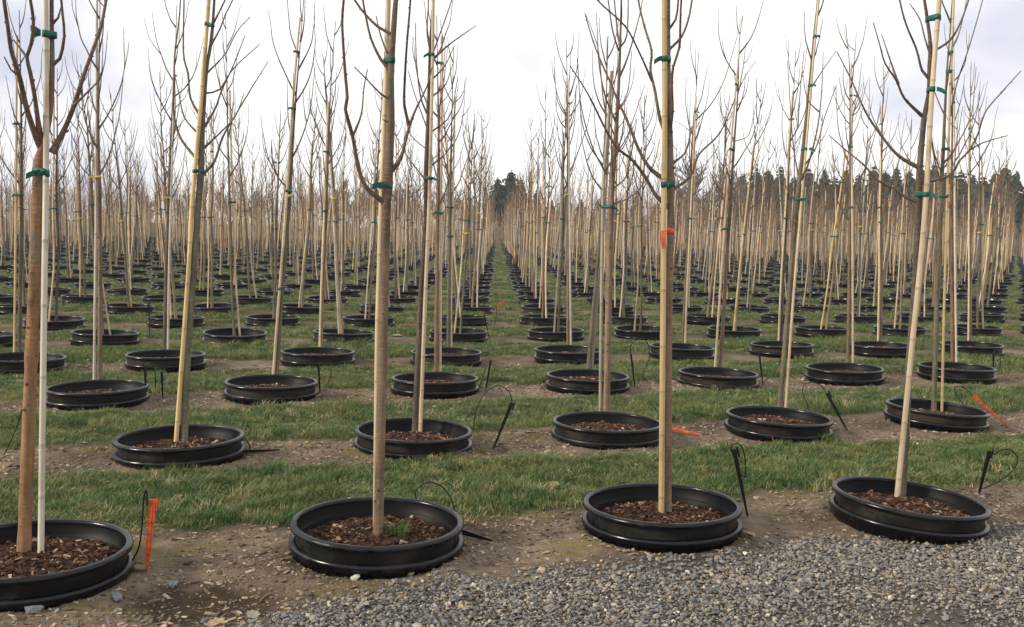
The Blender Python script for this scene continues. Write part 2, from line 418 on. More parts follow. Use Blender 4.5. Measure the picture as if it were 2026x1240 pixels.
# stray tufts on the bare strips
X, Y = frustum_pts(4.3, 16, 420)
k = (soil_mask(X, Y) > .6) & (gravel_mask(X, Y) < .1) & (rowcoord(X, Y) > .02); X, Y = X[k], Y[k]
gp.append(np.stack([X, Y, ground_z(X, Y)], -1)); s = .35 + .4 * R.rand(len(X)); gs.append(np.stack([s, s, s], -1))
gp = np.concatenate(gp); gs = np.concatenate(gs); n = len(gp)
rot = np.stack([R.randn(n) * .08, R.randn(n) * .08, R.rand(n) * 6.28], -1)
ix = np.where(R.rand(n) < .14, 7 + R.randint(0, 3, n), R.randint(0, 7, n))
tag(scatter('grass', gp, rot, gs, ix, tufts, [M_grass]), 'short shaggy green grass growing in strips between the pot rows', 'grass', kind='stuff')

def rock(rnd, flat):
    import bmesh
    bm = bmesh.new(); bmesh.ops.create_icosphere(bm, subdivisions=1, radius=1)
    ax = [Vector((rnd.gauss(0, 1), rnd.gauss(0, 1), rnd.gauss(0, 1))).normalized() for _ in range(6)]
    lim = [rnd.uniform(.45, .85) for _ in ax]
    for v in bm.verts:
        for a, l in zip(ax, lim):
            d = v.co.dot(a)
            if d > l: v.co -= a * (d - l)
        v.co *= rnd.uniform(.88, 1.12); v.co.z *= flat; v.co.x *= 1.2
    me = bpy.data.meshes.new('stone'); bm.to_mesh(me); bm.free(); me.materials.append(M_stone); return me
rocks = [rock(rnd, rnd.uniform(.45, .8)) for _ in range(12)]
def gravel_pts(n, xr, yr, pred):
    X = R.uniform(*xr, n); Y = R.uniform(*yr, n); k = pred(X, Y); return X[k], Y[k]
Xa, Ya = gravel_pts(250000, (-3.4, 4.6), (3.0, 6.6), lambda X, Y: (gravel_mask(X, Y) > R.rand(len(X)) * .9) & (fbm(X * 2.4 + 70, Y * 3.1, 4) > .18 + .36 * R.rand(len(X))))
Xb, Yb = gravel_pts(60000, (-3.2, 4.6), (3.0, 6.4), lambda X, Y: (rowcoord(X, Y) < .02 + .12 * R.rand(len(X))) & (R.rand(len(X)) < .02 + .50 * np.clip(-rowcoord(X, Y) / .30, 0, 1) ** 2 * np.clip(1.5 - 3.2 * (((X - DIP.x) / .33) ** 2 + ((Y - DIP.y) / .2) ** 2 < 1), .06, 1)))
sa = np.exp(R.randn(len(Xa)) * .40) * .0054; sb = np.exp(R.randn(len(Xb)) * .45) * .0056
big = R.rand(len(Xa)) < .02; sa[big] *= 1.7
sa *= .82 + .5 * fbm(Xa * 1.9, Ya * 2.3 + 33, 3)
sa = np.clip(sa, .0028, .017); sb = np.clip(sb, .003, .018)
X = np.concatenate([Xa, Xb]); Y = np.concatenate([Ya, Yb]); s = np.concatenate([sa, sb])
# nothing inside the pots
PC = np.array([grid(a, b) for b in range(0, 2) for a in range(-3, 4)])
d2 = np.min((X[:, None] - PC[None, :, 0]) ** 2 + (Y[:, None] - PC[None, :, 1]) ** 2, 1); k = d2 > .36 ** 2
X, Y, s = X[k], Y[k], s[k]; n = len(X)
lay = np.where(np.arange(n) % 2 == 0, R.rand(n) * .009, R.rand(n) * .002)
gpt = np.stack([X, Y, ground_z(X, Y) + s * .25 + lay * gravel_mask(X, Y)], -1)
rot = np.stack([R.randn(n) * .4, R.randn(n) * .4, R.rand(n) * 6.28], -1)
tag(scatter('gravel', gpt, rot, np.stack([s, s * R.uniform(.75, 1.2, n), s * R.uniform(.7, 1.1, n)], -1), R.randint(0, 12, n), rocks, [M_stone]),
    'loose grey crushed stone gravel along the front of the first row', 'gravel', kind='stuff')

def chip_mesh(rnd, mt):
    mb = MB(); l, w_, h = rnd.uniform(.8, 1.6), rnd.uniform(.3, .7), rnd.uniform(.08, .2)
    k = rnd.uniform(.5, 1)
    mb.loft([[(-l, -w_, -h), (-l, w_ * k, -h), (-l, w_ * k, h), (-l, -w_, h)], [(0, -w_, -h + .1), (0, w_, -h), (0, w_, h + .12), (0, -w_, h + .1)], [(l, -w_ * k, -h), (l, w_, -h), (l, w_ * .8, h), (l, -w_ * k, h)]])
    return mb.mesh('chip', mt, False)
chips = [chip_mesh(rnd, M_chip) for _ in range(8)]
X, Y = frustum_pts(3.3, 10.5, 130000)
k = (soil_mask(X, Y) > R.rand(len(X))) & (gravel_mask(X, Y) < .5) & (fbm(X * 2.6 + 3, Y * 2.6, 3) + .22 * R.rand(len(X)) > .5)
X, Y = X[k], Y[k]; lift = np.zeros(len(X))
X2, Y2 = frustum_pts(4.4, 14, 5200); k = soil_mask(X2, Y2) < .3
X = np.concatenate([X, X2[k]]); Y = np.concatenate([Y, Y2[k]]); lift = np.concatenate([lift, R.uniform(.012, .034, k.sum())])
n = len(X); s = np.clip(np.exp(R.randn(n) * .5) * .0055, .0025, .018)
tag(scatter('wood_chips', np.stack([X, Y, ground_z(X, Y) + s * .15 + lift], -1), np.stack([R.randn(n) * .25, R.randn(n) * .25, R.rand(n) * 6.28], -1), np.stack([s, s, s], -1), R.randint(0, 8, n), chips, [M_chip]),
    'small pale bark chips and crumbs littering the bare soil strips', 'wood chips', kind='stuff')

# ------------------------------------------------------------------ pots
def rim_mesh(n):
    mb = MB(); mb.lathe([(.345, .108), (.3455, .117), (.349, .1225), (.356, .1245), (.366, .1235), (.373, .119), (.3755, .112), (.3745, .1025), (.371, .1000), (.352, .1005), (.345, .108)], n); return mb
def wall_mesh(n):
    mb = MB()
    mb.lathe([(.3515, .102), (.3505, .070), (.3490, .030)], n)
    mb.lathe([(.3465, .108), (.3415, .066), (.3370, .061), (.3325, .056), (.3290, -.03)], n, mi=1)
    if n > 40:
        for j in range(9):                                   # faint moulded seams on the outside
            a = 2 * math.pi * (j + .3) / 9; t_ = Vector((-math.sin(a), math.cos(a), 0)); r_ = Vector((math.cos(a), math.sin(a), 0))
            mb.loft([[r_ * (q) + t_ * s_ * .0010 + Vector((0, 0, z)) for q, s_ in ((.3485, -1), (.3520, -.6), (.3520, .6), (.3485, 1))] for z in (.048, .093)])
    return mb
def holder_mesh(n):
    mb = MB(); mb.lathe([(.3495, .038), (.3525, .0455), (.359, .0480), (.371, .0470), (.3770, .0425), (.379, .034), (.3780, .018), (.3745, .0135), (.366, .011), (.364, -.09)], n); return mb
def mulch_mb(rnd, nchip, lvl):
    mb = MB(); nr, na_ = 7, 28
    zf = lambda r, a: lvl + .030 * (1 - (r / .33) ** 2) + .010 * (float(fbm(r * math.cos(a) * 14 + lvl * 900, r * math.sin(a) * 14 + 30, 3)) - .5) * 2
    rings = []
    for i in range(nr + 1):
        r = .004 + .329 * i / nr
        rings.append([(r * math.cos(2 * math.pi * j / na_), r * math.sin(2 * math.pi * j / na_), zf(r, 2 * math.pi * j / na_)) for j in range(na_)])
    mb.loft(rings, (.040, .022, .014))
    pal = [(.030, .014, .009), (.052, .023, .013), (.082, .038, .021), (.125, .064, .036), (.22, .135, .078), (.40, .30, .21)]
    for i in range(nchip):
        r = .322 * math.sqrt(rnd.random()); a = rnd.uniform(0, 6.28); c0 = Vector((r * math.cos(a), r * math.sin(a), zf(r, a) + rnd.uniform(.001, .009)))
        l = min(.022, max(.004, rnd.gauss(.0085, .004))); w_ = l * rnd.uniform(.25, .6); h = l * rnd.uniform(.1, .25)
        M_ = Matrix.Rotation(rnd.uniform(0, 6.28), 3, 'Z') @ Matrix.Rotation(rnd.gauss(0, .5), 3, 'X') @ Matrix.Rotation(rnd.gauss(0, .4), 3, 'Y')
        k = rnd.uniform(.4, 1)
        q = [[c0 + M_ @ Vector(v) for v in ((sx * l, -w_ * k, -h), (sx * l, w_, -h), (sx * l, w_ * k, h), (sx * l, -w_, h))] for sx in (-1, 1)]
        mb.loft(q, rnd.choices(pal, (26, 26, 22, 14, 8, 4))[0])
    return mb
rnd = random.Random(21)
RIM = [rim_mesh(72).mesh('rim', M_rim), rim_mesh(28).mesh('rim', M_rim)]
WALL = [wall_mesh(72).mesh('wall', [M_wall, M_inner]), wall_mesh(28).mesh('wall', [M_wall, M_inner])]
HOLD = [holder_mesh(72).mesh('holder_rim', M_rim), holder_mesh(28).mesh('holder_rim', M_rim)]
MUL = [mulch_mb(rnd, 1500, lv).mesh('mulch', M_mulch, False) for lv in (.030, .040, .046, .034)]
MULM = [mulch_mb(rnd, 220, lv).mesh('mulch', M_mulch, False) for lv in (.03, .04, .046)]
def pot(loc, rz, tilt, lod, k, label):
    o = ob('nursery_pot', None, None, loc, (tilt[0], tilt[1], 0)); tag(o, label, 'pot', 'black nursery pots set in rows')
    rz_ = (0, 0, rz)
    ob('rim', RIM[lod], o, rot=rz_); ob('wall', WALL[lod], o, rot=rz_); ob('holder_rim', HOLD[lod], o, rot=rz_)
    mu = ob('mulch', MUL[k % 4] if lod == 0 else MULM[k % 3], o, rot=rz_); mu['kind'] = 'stuff'
    return o

# ------------------------------------------------------------------ trees and stakes
def smooth_line(P, step):
    P = [Vector(p) for p in P]
    if len(P) < 3:
        n = max(1, int((P[1] - P[0]).length / step)); return [P[0].lerp(P[1], i / n) for i in range(n + 1)]
    Q = [P[0] * 2 - P[1]] + P + [P[-1] * 2 - P[-2]]; out = []
    for i in range(1, len(Q) - 2):
        a, b, c_, d = Q[i - 1:i + 3]; n = max(1, int((c_ - b).length / step))
        for k in range(n):
            t_ = k / n
            out.append(.5 * ((2 * b) + (c_ - a) * t_ + (2 * a - 5 * b + 4 * c_ - d) * t_ ** 2 + (3 * b - a - 3 * c_ + d) * t_ ** 3))
    out.append(P[-1]); return out
def at_height(P, z):
    for a, b in zip(P, P[1:]):
        if a.z <= z <= b.z and b.z > a.z: return a.lerp(b, (z - a.z) / (b.z - a.z))
    return P[0].copy() if z < P[0].z else P[-1].copy()
def lerpc(a, b, t_): t_ = min(1, max(0, t_)); return tuple(x + (y - x) * t_ for x, y in zip(a, b))

def trunk_radius(z, H, r0):
    z = max(0, z); base = r0 * (1 + .22 * math.exp(-z / .035))
    if z < 1.5: return base * (1 - .14 * z / 1.5)
    u = (z - 1.5) / max(.1, H - 1.5)
    return r0 * .86 * max(.10, max(0, 1 - u) ** 1.35) + .002
def make_trunk(P, H, r0, c0, c1, n, step, rng, base_z=0.0, fork=None):
    mb = MB(); L = smooth_line(P, step); Rr = []; Cc = []
    for i, p in enumerate(L):
        r = trunk_radius(p.z - base_z, H, r0) * (1 + rng.uniform(-.03, .03) + (.10 if rng.random() < .06 else 0))
        if fork is not None and p.z > fork: r *= max(.52, 1 - (p.z - fork) / .12)
        Rr.append(r); Cc.append(lerpc(c0, c1, (p.z - base_z - .3) / 2.4))
    mb.tube(L, Rr, n, cols=Cc)
    if n >= 9:
        for q in range(16):
            i = rng.randrange(2, max(3, len(L) - 8)); a = rng.uniform(math.pi, 2 * math.pi) if rng.random() < .75 else rng.uniform(0, 6.28); d_ = Vector((math.cos(a), math.sin(a), .25)); r = Rr[i]
            k = r * rng.uniform(.16, .32); kk = rng.choice((.5, .65, 1.35)); c_ = tuple(x * kk for x in Cc[i])
            mb.tube([L[i] + d_ * r * .75, L[i] + d_ * (r * .98), L[i] + d_ * (r * 1.0 + k * .8), L[i] + d_ * (r + k * .85)], [k * 1.5, k * 1.3, k * .8, .0004], 7, c_)
    return mb
def buds(mb, L, Rr, rng, col, gap=.055):
    s = 0; side = 1; last = L[0]
    for i in range(2, len(L) - 1):
        s += (L[i] - L[i - 1]).length
        if s > gap:
            s = rng.uniform(-.02, .01); side = -side; t_ = (L[i + 1] - L[i - 1]).normalized()
            a = rng.uniform(-.7, .7); u = t_.cross(Vector((0, 1, 0)));
            if u.length < .1: continue
            u.normalize(); v = t_.cross(u); d = (u * side * math.cos(a) + v * math.sin(a) + t_ * .75).normalized()
            r = Rr[i]; b0 = L[i] + d * r * .5; ln = max(.006, r * 1.25) * rng.uniform(.8, 1.4)
            mb.tube([b0, b0 + d * ln * .5, b0 + d * ln], [max(.0022, r * .5), max(.0026, r * .55), .0006], 4, col)
def make_branch(mb, P, r0, r1, n, step, rng, c0, c1, bud=True):
    L = smooth_line(P, step); k = len(L) - 1
    Rr = [max(r1, r0 + (r1 - r0) * (i / k) ** .8) * (1 + rng.uniform(-.06, .06)) for i in range(k + 1)]
    for i in range(min(3, k)): Rr[i] *= 1.25 - .08 * i
    mb.tube(L, Rr, n, cols=[lerpc(c0, c1, i / k * 1.4) for i in range(k + 1)])
    if bud: buds(mb, L, Rr, rng, c1)
def auto_path(rng, o, az, Lg, m_, e0=None, e1=None):
    e0 = rng.uniform(36, 64) if e0 is None else e0; e1 = rng.uniform(76, 90) if e1 is None else e1
    P = [o.copy()]; p = o.copy()
    for i in range(m_):
        u = (i + .5) / m_; el = math.radians(e0 + (e1 - e0) * min(1, u * 1.35) ** .8 + rng.uniform(-5, 5)); a = az + rng.uniform(-.12, .12)
        p = p + Vector((math.cos(a) * math.cos(el), math.sin(a) * math.cos(el), math.sin(el))) * (Lg / m_); P.append(p.copy())
    return P
def auto_branches(rng, P, H, z0, z1, n, lod, first=None):
    """list of (path, r0, r1, [twigs])"""
    out = []; az = rng.uniform(0, 6.28); m_ = (7, 5, 2)[lod]
    for i in range(n):
        u = (i + rng.uniform(.1, .9)) / n; z = z0 + (z1 - z0) * u ** .9; az += 2.4 + rng.uniform(-.5, .5)
        Lg = (rng.uniform(.50, 1.08) * (1 - .45 * u)) * (H / 3.5); o = at_height(P, z)
        Lg = min(Lg, (H + .15 - z) * 1.05)
        if Lg < .12: continue
        pth = auto_path(rng, o, az, Lg, m_); r0 = .0052 + .0045 * Lg / 1.2 * rng.uniform(.7, 1.2)
        tw = []
        if Lg > .5:
            for q in range(rng.choice((0, 0, 1, 1)) if lod < 2 else rng.choice((0, 1, 1))):
                k = rng.randint(1, max(1, len(pth) - 3)) if lod < 2 else 1
                tw.append(auto_path(rng, pth[k], az + rng.choice((-1, 1)) * rng.uniform(.7, 1.8), Lg * rng.uniform(.3, .55), max(2, m_ - 3) if lod < 2 else 2, 30, 80))
        out.append((pth, r0, .0021, tw))
    return out
def branch_mb(mb, br, rng, lod, c0, c1):
    pth, r0, r1, tw = br; n = (6, 4, 3)[lod]; st = (.035, .11, .6)[lod]
    if lod == 2:
        r0 *= 1.15; r1 = .0036
    make_branch(mb, pth, r0, r1, n, st, rng, c0, c1, lod == 0)
    for t_ in tw: make_branch(mb, t_, r0 * .55, r1 * .9, n, st, rng, c0, c1, lod == 0)
def make_pole(P, r0, col, n, rng, step=.06):
    L0 = smooth_line(P, step); mb = MB(); L = []; Rr = []; Cc = []; tot = sum((b - a).length for a, b in zip(L0, L0[1:]))
    nodes = []; s = rng.uniform(.05, .2)
    while s < tot: nodes.append(s); s += rng.uniform(.19, .31)
    S = [0]
    for a, b in zip(L0, L0[1:]): S.append(S[-1] + (b - a).length)
    ss = sorted(set([round(q, 4) for q in S] + ([round(x + d, 4) for x in nodes for d in (-.008, -.003, .003, .009) if 0 < x + d < tot] if n > 4 else [])))
    for q in ss:
        i = min(len(S) - 2, max(0, int(np.searchsorted(S, q)) - 1)); f = (q - S[i]) / max(1e-6, S[i + 1] - S[i])
        L.append(L0[i].lerp(L0[i + 1], f)); d = min([abs(q - x) for x in nodes] or [1])
        Rr.append(r0 * (1 - .20 * q / tot) * (1.06 if d < .0045 else 1.0)); Cc.append(tuple(x * .66 for x in col) if d < .0045 else (lerpc(col, tuple(x * .86 for x in col), .5 + .5 * math.sin(q * 3.1))))
    mb.tube(L, Rr, n, cols=Cc)
    top = L[-1]; tt = (L[-1] - L[-2]).normalized()
    mb.tube([top, top + tt * .0005], [Rr[-1], Rr[-1] * .08], n, tuple(x * .5 for x in col)); return mb
def make_tie(c1, r1, c2, r2, h, rng, tail=True, mb=None):
    mb = mb or MB(); n = 18; rings = []
    sl = rng.uniform(-.006, .006)
    for dz, ex in ((-h / 2, .0008), (-h / 2, .0018), (0, .0024), (h / 2, .0018), (h / 2, .0008)):
        ring = []
        for j in range(n):
            a = 2 * math.pi * j / n; d = Vector((math.cos(a), math.sin(a), 0))
            q = c1 + d * (r1 + ex) if c1.dot(d) + r1 > c2.dot(d) + r2 else c2 + d * (r2 + ex)
            ring.append(Vector((q.x, q.y, c1.z + dz + sl * math.cos(a * 2 + 1))))
        rings.append(ring)
    mb.loft(rings)
    if tail:
        d = Vector((rng.uniform(-1, 1), -.8, 0)).normalized(); p = min((c1, c2), key=lambda q: q.y) + d * (.022); p.z = c1.z
        for q in range(rng.choice((1, 2))):
            dd = (d + Vector((rng.uniform(-.9, .9), rng.uniform(-.3, .1), rng.uniform(-.4, .6)))).normalized(); ln = rng.uniform(.025, .055)
            up = Vector((0, 0, 1)) * h * .42; pts = [p, p + dd * ln * .5 + Vector((0, 0, -.003)), p + dd * ln + Vector((0, 0, -.014))]
            mb.loft([[x - up, x + up] for x in pts], close=False)
            mb.loft([[x - up + Vector((.0012, -.0012, 0)), x + up + Vector((.0012, -.0012, 0))] for x in pts], close=False)
    return mb
BARK = {'orange': ((0.277, 0.147, 0.071), (0.160, 0.088, 0.055)), 'brown': ((0.197, 0.134, 0.088), (0.130, 0.088, 0.066)), 'grey': ((0.172, 0.147, 0.118), (0.118, 0.091, 0.072)),
        'olive': ((0.139, 0.126, 0.082), (0.113, 0.091, 0.069)), 'tan': ((0.252, 0.189, 0.126), (0.143, 0.101, 0.074)), 'dark': ((0.105, 0.084, 0.066), (0.097, 0.071, 0.057))}
TWIG0, TWIG1 = (.110, .075, .054), (.140, .098, .070)
CANE = {'cream': (.70, .565, .385), 'yellow': (.64, .48, .245), 'white': (.60, .56, .49), 'grey': (.36, .32, .25), 'pink': (.70, .53, .38)}

ORD = ['front', 'second', 'third', 'fourth', 'fifth', 'sixth', 'seventh', 'eighth', 'ninth', 'tenth', 'eleventh', 'twelfth', 'thirteenth', 'fourteenth', 'fifteenth', 'sixteenth', 'seventeenth', 'eighteenth', 'nineteenth', 'twentieth']
NTH = ['first', 'second', 'third', 'fourth', 'fifth', 'sixth', 'seventh', 'eighth', 'ninth', 'tenth', 'eleventh', 'twelfth', 'thirteenth', 'fourteenth', 'fifteenth', 'sixteenth', 'seventeenth', 'eighteenth', 'nineteenth', 'twentieth', 'twenty-first', 'twenty-second']
def where(a, b):
    side, n = ('left', -a) if a < 0 else ('right', a + 1)
    return '%s row, %s %s of the grass aisle' % (ORD[b], NTH[n - 1], side)

# near specimens, measured in the photograph: pot rim centre, trunk line, stake line, first-branch height, limbs
N = {}
N[0, -2] = dict(pot=(60, 1090), trunk=[(46, 1103), (60, 760), (74, 430), (79, 320), (90, 270), (101, 200), (103, 110), (102, 0)], stake=[(80, 1096), (87, 620), (91, 340), (91, 150), (90, 0)], fork=300, bark='orange', cane='white', r=.0335, sr=.0165,
    limbs=[([(81, 292), (66, 257), (50, 205), (38, 150), (22, 100), (17, 65), (8, 3)], .0125), ([(83, 285), (76, 248), (70, 200), (60, 145), (53, 112), (62, 85), (66, 40), (60, 0)], .0105), ([(55, 116), (40, 95), (26, 78)], .005),
           ([(102, 302), (125, 260), (145, 212), (165, 150), (185, 95), (200, 50), (210, 0)], .0115), ([(147, 207), (170, 185), (190, 165), (202, 140)], .005), ([(102, 130), (118, 116), (127, 72), (124, 30), (121, 0)], .006), ([(102, 48), (115, 35), (122, 10)], .0055), ([(40, 152), (22, 138), (8, 112)], .004)],
    ties=[341, 68], label=('bare young tree with thick orange-brown trunk at the left edge of the front row', 'smooth greyish white stake beside the orange-brown trunk at the left edge', 'large black nursery pot cut off by the lower left corner'))
N[0, -1] = dict(pot=(747, 1035), trunk=[(748, 1062), (752, 900), (757, 700), (762, 500), (765, 400), (769, 330), (773, 243), (773, 156), (778, 70), (783, 0)], stake=[(744, 1050), (747, 700), (752, 500), (757, 340), (764, 150), (768, 0)], sdy=.035, bark='brown', cane='cream', r=.0285, sr=.0185,
    limbs=[([(762, 402), (723, 368), (709, 330), (697, 267), (683, 215), (687, 194), (682, 132), (677, 45), (680, 0)], .0105), ([(699, 267), (715, 225), (720, 173), (727, 137)], .005), ([(773, 340), (793, 312), (806, 264), (820, 222), (845, 170), (855, 132)], .0095),
           ([(810, 248), (800, 208), (801, 156), (805, 87), (812, 0)], .006), ([(773, 140), (754, 118), (734, 76), (723, 28), (718, 0)], .0065), ([(776, 68), (747, 52), (723, 28), (704, 3)], .006), ([(773, 198), (754, 186), (727, 158), (701, 132)], .004), ([(766, 104), (753, 70), (744, 31)], .004), ([(770, 243), (757, 236)], .003)],
    ties=[366, 118], label=('bare young tree with curving low left limb, front row, left of the aisle', 'cream bamboo stake half hidden behind the trunk, front row, left of the aisle', 'black nursery pot with a green grass tuft beside its trunk, front row'))
N[0, 0] = dict(pot=(1310, 1000), trunk=[(1321, 1018), (1322, 700), (1326, 480), (1327, 400), (1325, 284), (1322, 150), (1322, 0)], stake=[(1309, 1020), (1311, 700), (1313, 430), (1315, 200), (1314, 0)], sdy=-.03, bark='brown', cane='yellow', r=.0255, sr=.019,
    limbs=[([(1325, 412), (1299, 388), (1275, 347), (1247, 312), (1223, 295), (1199, 257), (1164, 187), (1128, 130)], .0095), ([(1320, 357), (1289, 336), (1265, 298), (1240, 236), (1223, 201), (1209, 166), (1192, 128), (1174, 83), (1157, 26)], .0095),
           ([(1320, 270), (1306, 236), (1296, 180), (1287, 139), (1289, 100), (1275, 52), (1263, 0)], .0085), ([(1290, 160), (1265, 104), (1237, 52), (1185, 3)], .0048), ([(1323, 267), (1330, 222), (1329, 166), (1332, 132), (1344, 94), (1346, 45), (1348, 0)], .0085),
           ([(1322, 100), (1348, 73), (1362, 38), (1369, 0)], .006), ([(1320, 61), (1337, 38), (1342, 0)], .0055), ([(1327, 326), (1355, 303), (1364, 275), (1369, 250)], .006), ([(1329, 376), (1365, 350), (1383, 305), (1424, 263), (1455, 194)], .007)],
    ties=[365, 118], label=('bare young tree with an orange ribbon round its trunk, front row', 'golden bamboo stake beside the orange-ribboned trunk, front row', 'black nursery pot under the orange-ribboned tree, front row beside the gravel'))
N[0, 1] = dict(pot=(1796, 985), tilt=(.0, .075), trunk=[(1783, 980), (1790, 900), (1797, 750), (1808, 600), (1815, 480), (1817, 420), (1820, 330), (1829, 230), (1838, 185), (1839, 130), (1841, 90), (1835, 40), (1829, 0)], stake=[(1774, 985), (1803, 700), (1829, 430), (1845, 166), (1857, 20), (1859, -8)], sdy=-.05, bark='dark', cane='cream', r=.025, sr=.0195,
    limbs=[([(1815, 330), (1779, 309), (1748, 274), (1713, 222), (1682, 153), (1656, 102)], .0095), ([(1824, 229), (1789, 194), (1774, 160), (1751, 125), (1741, 90), (1728, 45)], .0085), ([(1777, 166), (1761, 118), (1744, 68)], .0065), ([(1814, 399), (1789, 388), (1768, 372), (1737, 357), (1709, 326), (1675, 298), (1640, 267)], .008),
           ([(1838, 156), (1824, 139), (1813, 97), (1793, 49), (1780, 0)], .0065), ([(1840, 107), (1829, 73), (1820, 38), (1800, 7)], .005), ([(1839, 106), (1879, 80), (1900, 45), (1916, 0)], .0065), ([(1822, 362), (1879, 347), (1897, 319), (1917, 298), (1935, 264), (1949, 222), (1980, 184), (2020, 140)], .008), ([(1917, 298), (1945, 282), (1994, 268)], .004)],
    ties=[384, 178, 37], label=('dark barked bare tree crossing behind its leaning stake, right end of front row', 'leaning pale cream bamboo stake at the right end of the front row', 'black nursery pot tilted down to the right, right end of front row'))
N[1, -2] = dict(pot=(357, 868), tilt=(0, -.02), trunk=[(364, 878), (369, 740), (378, 600), (388, 470), (393, 400), (398, 330), (401, 243), (408, 140), (417, 87), (422, 35), (424, 0)], stake=[(347, 873), (362, 690), (374, 520), (379, 416), (388, 312), (400, 173), (411, 28), (413, 0)], sdy=-.02, bark='olive', cane='yellow', r=.028, sr=.0195,
    limbs=[([(393, 319), (358, 274), (344, 225), (344, 166), (346, 104), (353, 49), (357, 0)], .009), ([(397, 269), (365, 232), (353, 180), (344, 139)], .007), ([(398, 232), (377, 194), (372, 146), (363, 104), (364, 0)], .0075), ([(399, 347), (424, 319), (441, 270), (469, 222), (500, 170), (531, 121)], .0085), ([(403, 293), (438, 260), (466, 229), (483, 184)], .007),
           ([(405, 250), (427, 212), (438, 180), (462, 128), (485, 69)], .007), ([(407, 184), (434, 177), (462, 135), (514, 87)], .005), ([(410, 144), (445, 107), (469, 62), (495, 33)], .005), ([(417, 90), (434, 59), (448, 24), (460, 0)], .0055), ([(423, 45), (445, 0)], .005)],
    ties=[338, 48], label=('bare tree with olive trunk leaning right behind a yellow stake, second row', 'thick yellow bamboo stake leaning right, second row', 'wide black nursery pot holding the olive trunk and yellow stake, second row'))
N[1, -1] = dict(pot=(818, 852), trunk=[(820, 855), (832, 600), (843, 430), (843, 340), (848, 210), (851, 90), (856, 0)], stake=[(831, 858), (841, 600), (849, 400), (853, 250), (856, 100), (857, 0)], sdy=-.03, bark='dark', cane='cream', r=.025, sr=.0175,
    limbs=[([(843, 357), (806, 309), (777, 257)], .0055), ([(855, 118), (890, 87), (942, 50)], .0085), ([(845, 225), (832, 190), (824, 120), (822, 45)], .006), ([(851, 270), (822, 190), (808, 140)], .005), ([(857, 155), (880, 130), (898, 92)], .005), ([(856, 190), (882, 166), (897, 122)], .005), ([(855, 260), (890, 228), (906, 152)], .005), ([(850, 330), (888, 296), (900, 248)], .006), ([(851, 100), (845, 60), (848, 0)], .006), ([(855, 110), (880, 40), (893, 3)], .005), ([(850, 300), (810, 262), (800, 200)], .004)],
    ties=[352, 108], label=('dark trunked bare tree in the second row, first left of the aisle', 'straight cream bamboo stake in the second row, first left of the aisle', 'black nursery pot with cream stake, second row, first left of the aisle'))
N[1, 0] = dict(pot=(1202, 838), trunk=[(1200, 826), (1204, 600), (1209, 400), (1214, 320), (1220, 243), (1226, 120), (1229, 0)], stake=[(1188, 828), (1190, 600), (1193, 400), (1196, 330), (1203, 250), (1207, 180), (1210, 140)], sdy=.02, bark='brown', cane='grey', r=.033, sr=.0185, ties=[410, 116], auto=8,
    limbs=[([(1209, 405), (1250, 388), (1275, 360), (1296, 318), (1305, 275)], .007), ([(1214, 372), (1238, 350), (1250, 300), (1260, 235)], .006), ([(1200, 345), (1172, 290), (1150, 210), (1142, 115)], .007), ([(1218, 275), (1195, 205), (1184, 100), (1160, 30)], .006), ([(1226, 95), (1240, 70), (1243, 0)], .006), ([(1224, 100), (1212, 60), (1204, 5)], .006), ([(1222, 220), (1242, 180), (1250, 100)], .005)],
    label=('grey forked bare tree in the second row, first right of the aisle', 'weathered grey stake beside the forked tree, second row right of aisle', 'black nursery pot below the forked grey tree, second row'))
N[1, 1] = dict(pot=(1540, 826), tilt=(0, .03), trunk=[(1541, 823), (1560, 600), (1574, 430), (1588, 300), (1600, 180), (1611, 60), (1617, 0)], stake=[(1553, 822), (1569, 600), (1584, 420), (1594, 300), (1604, 180), (1616, 40), (1621, -10)], sdy=-.02, bark='olive', cane='cream', r=.026, sr=.014, ties=[393, 294, 168], auto=4,
    limbs=[([(1577, 400), (1556, 372), (1549, 330)], .006), ([(1580, 350), (1571, 300), (1567, 260), (1563, 200), (1558, 118)], .006), ([(1578, 255), (1584, 170), (1591, 100)], .005), ([(1606, 172), (1630, 135), (1655, 100)], .005), ([(1590, 330), (1615, 290), (1632, 230), (1655, 168)], .006), ([(1613, 110), (1622, 70), (1628, 38)], .004)],
    label=('olive brown bare tree leaning right, second row, second right of aisle', 'thin pale stake leaning with its tree, second row, second right of aisle', 'black nursery pot beside a black spike and looped tube, second row right'))
N[1, 2] = dict(pot=(1852, 808), tilt=(0, .055), trunk=[(1848, 810), (1853, 600), (1860, 430), (1866, 300), (1873, 150), (1880, 60), (1884, 0)], stake=[(1864, 810), (1868, 600), (1873, 430), (1877, 280), (1883, 100), (1887, 0)], sdy=-.02, bark='olive', cane='yellow', r=.026, sr=.0145, ties=[387, 295, 141], auto=7,
    limbs=[([(1880, 230), (1893, 165), (1915, 100), (1930, 50), (1944, 0)], .006), ([(1866, 350), (1848, 300), (1840, 230), (1842, 150)], .006), ([(1870, 330), (1890, 290), (1905, 210)], .005)],
    label=('olive bare tree at the right end of the second row', 'slim yellowish stake at the right end of the second row', 'tilted black nursery pot touched by an orange spike, second row right end'))
def S(a, b, pot_, tr, st, bark, cane, ties, auto=10, r=.025, sr=.0165, sdy=-.03, **kw): N[b, a] = dict(pot=pot_, trunk=tr, stake=st, bark=bark, cane=cane, ties=ties, auto=auto, r=r, sr=sr, sdy=sdy, limbs=[], **kw)
S(-3, 2, (193, 768), [(197, 765), (198, 600), (197, 430), (194, 250), (196, 120), (198, 0)], [(186, 766), (188, 600), (190, 430), (191, 200), (192, 0)], 'brown', 'white', [], tag_y=350, sdy=.01)
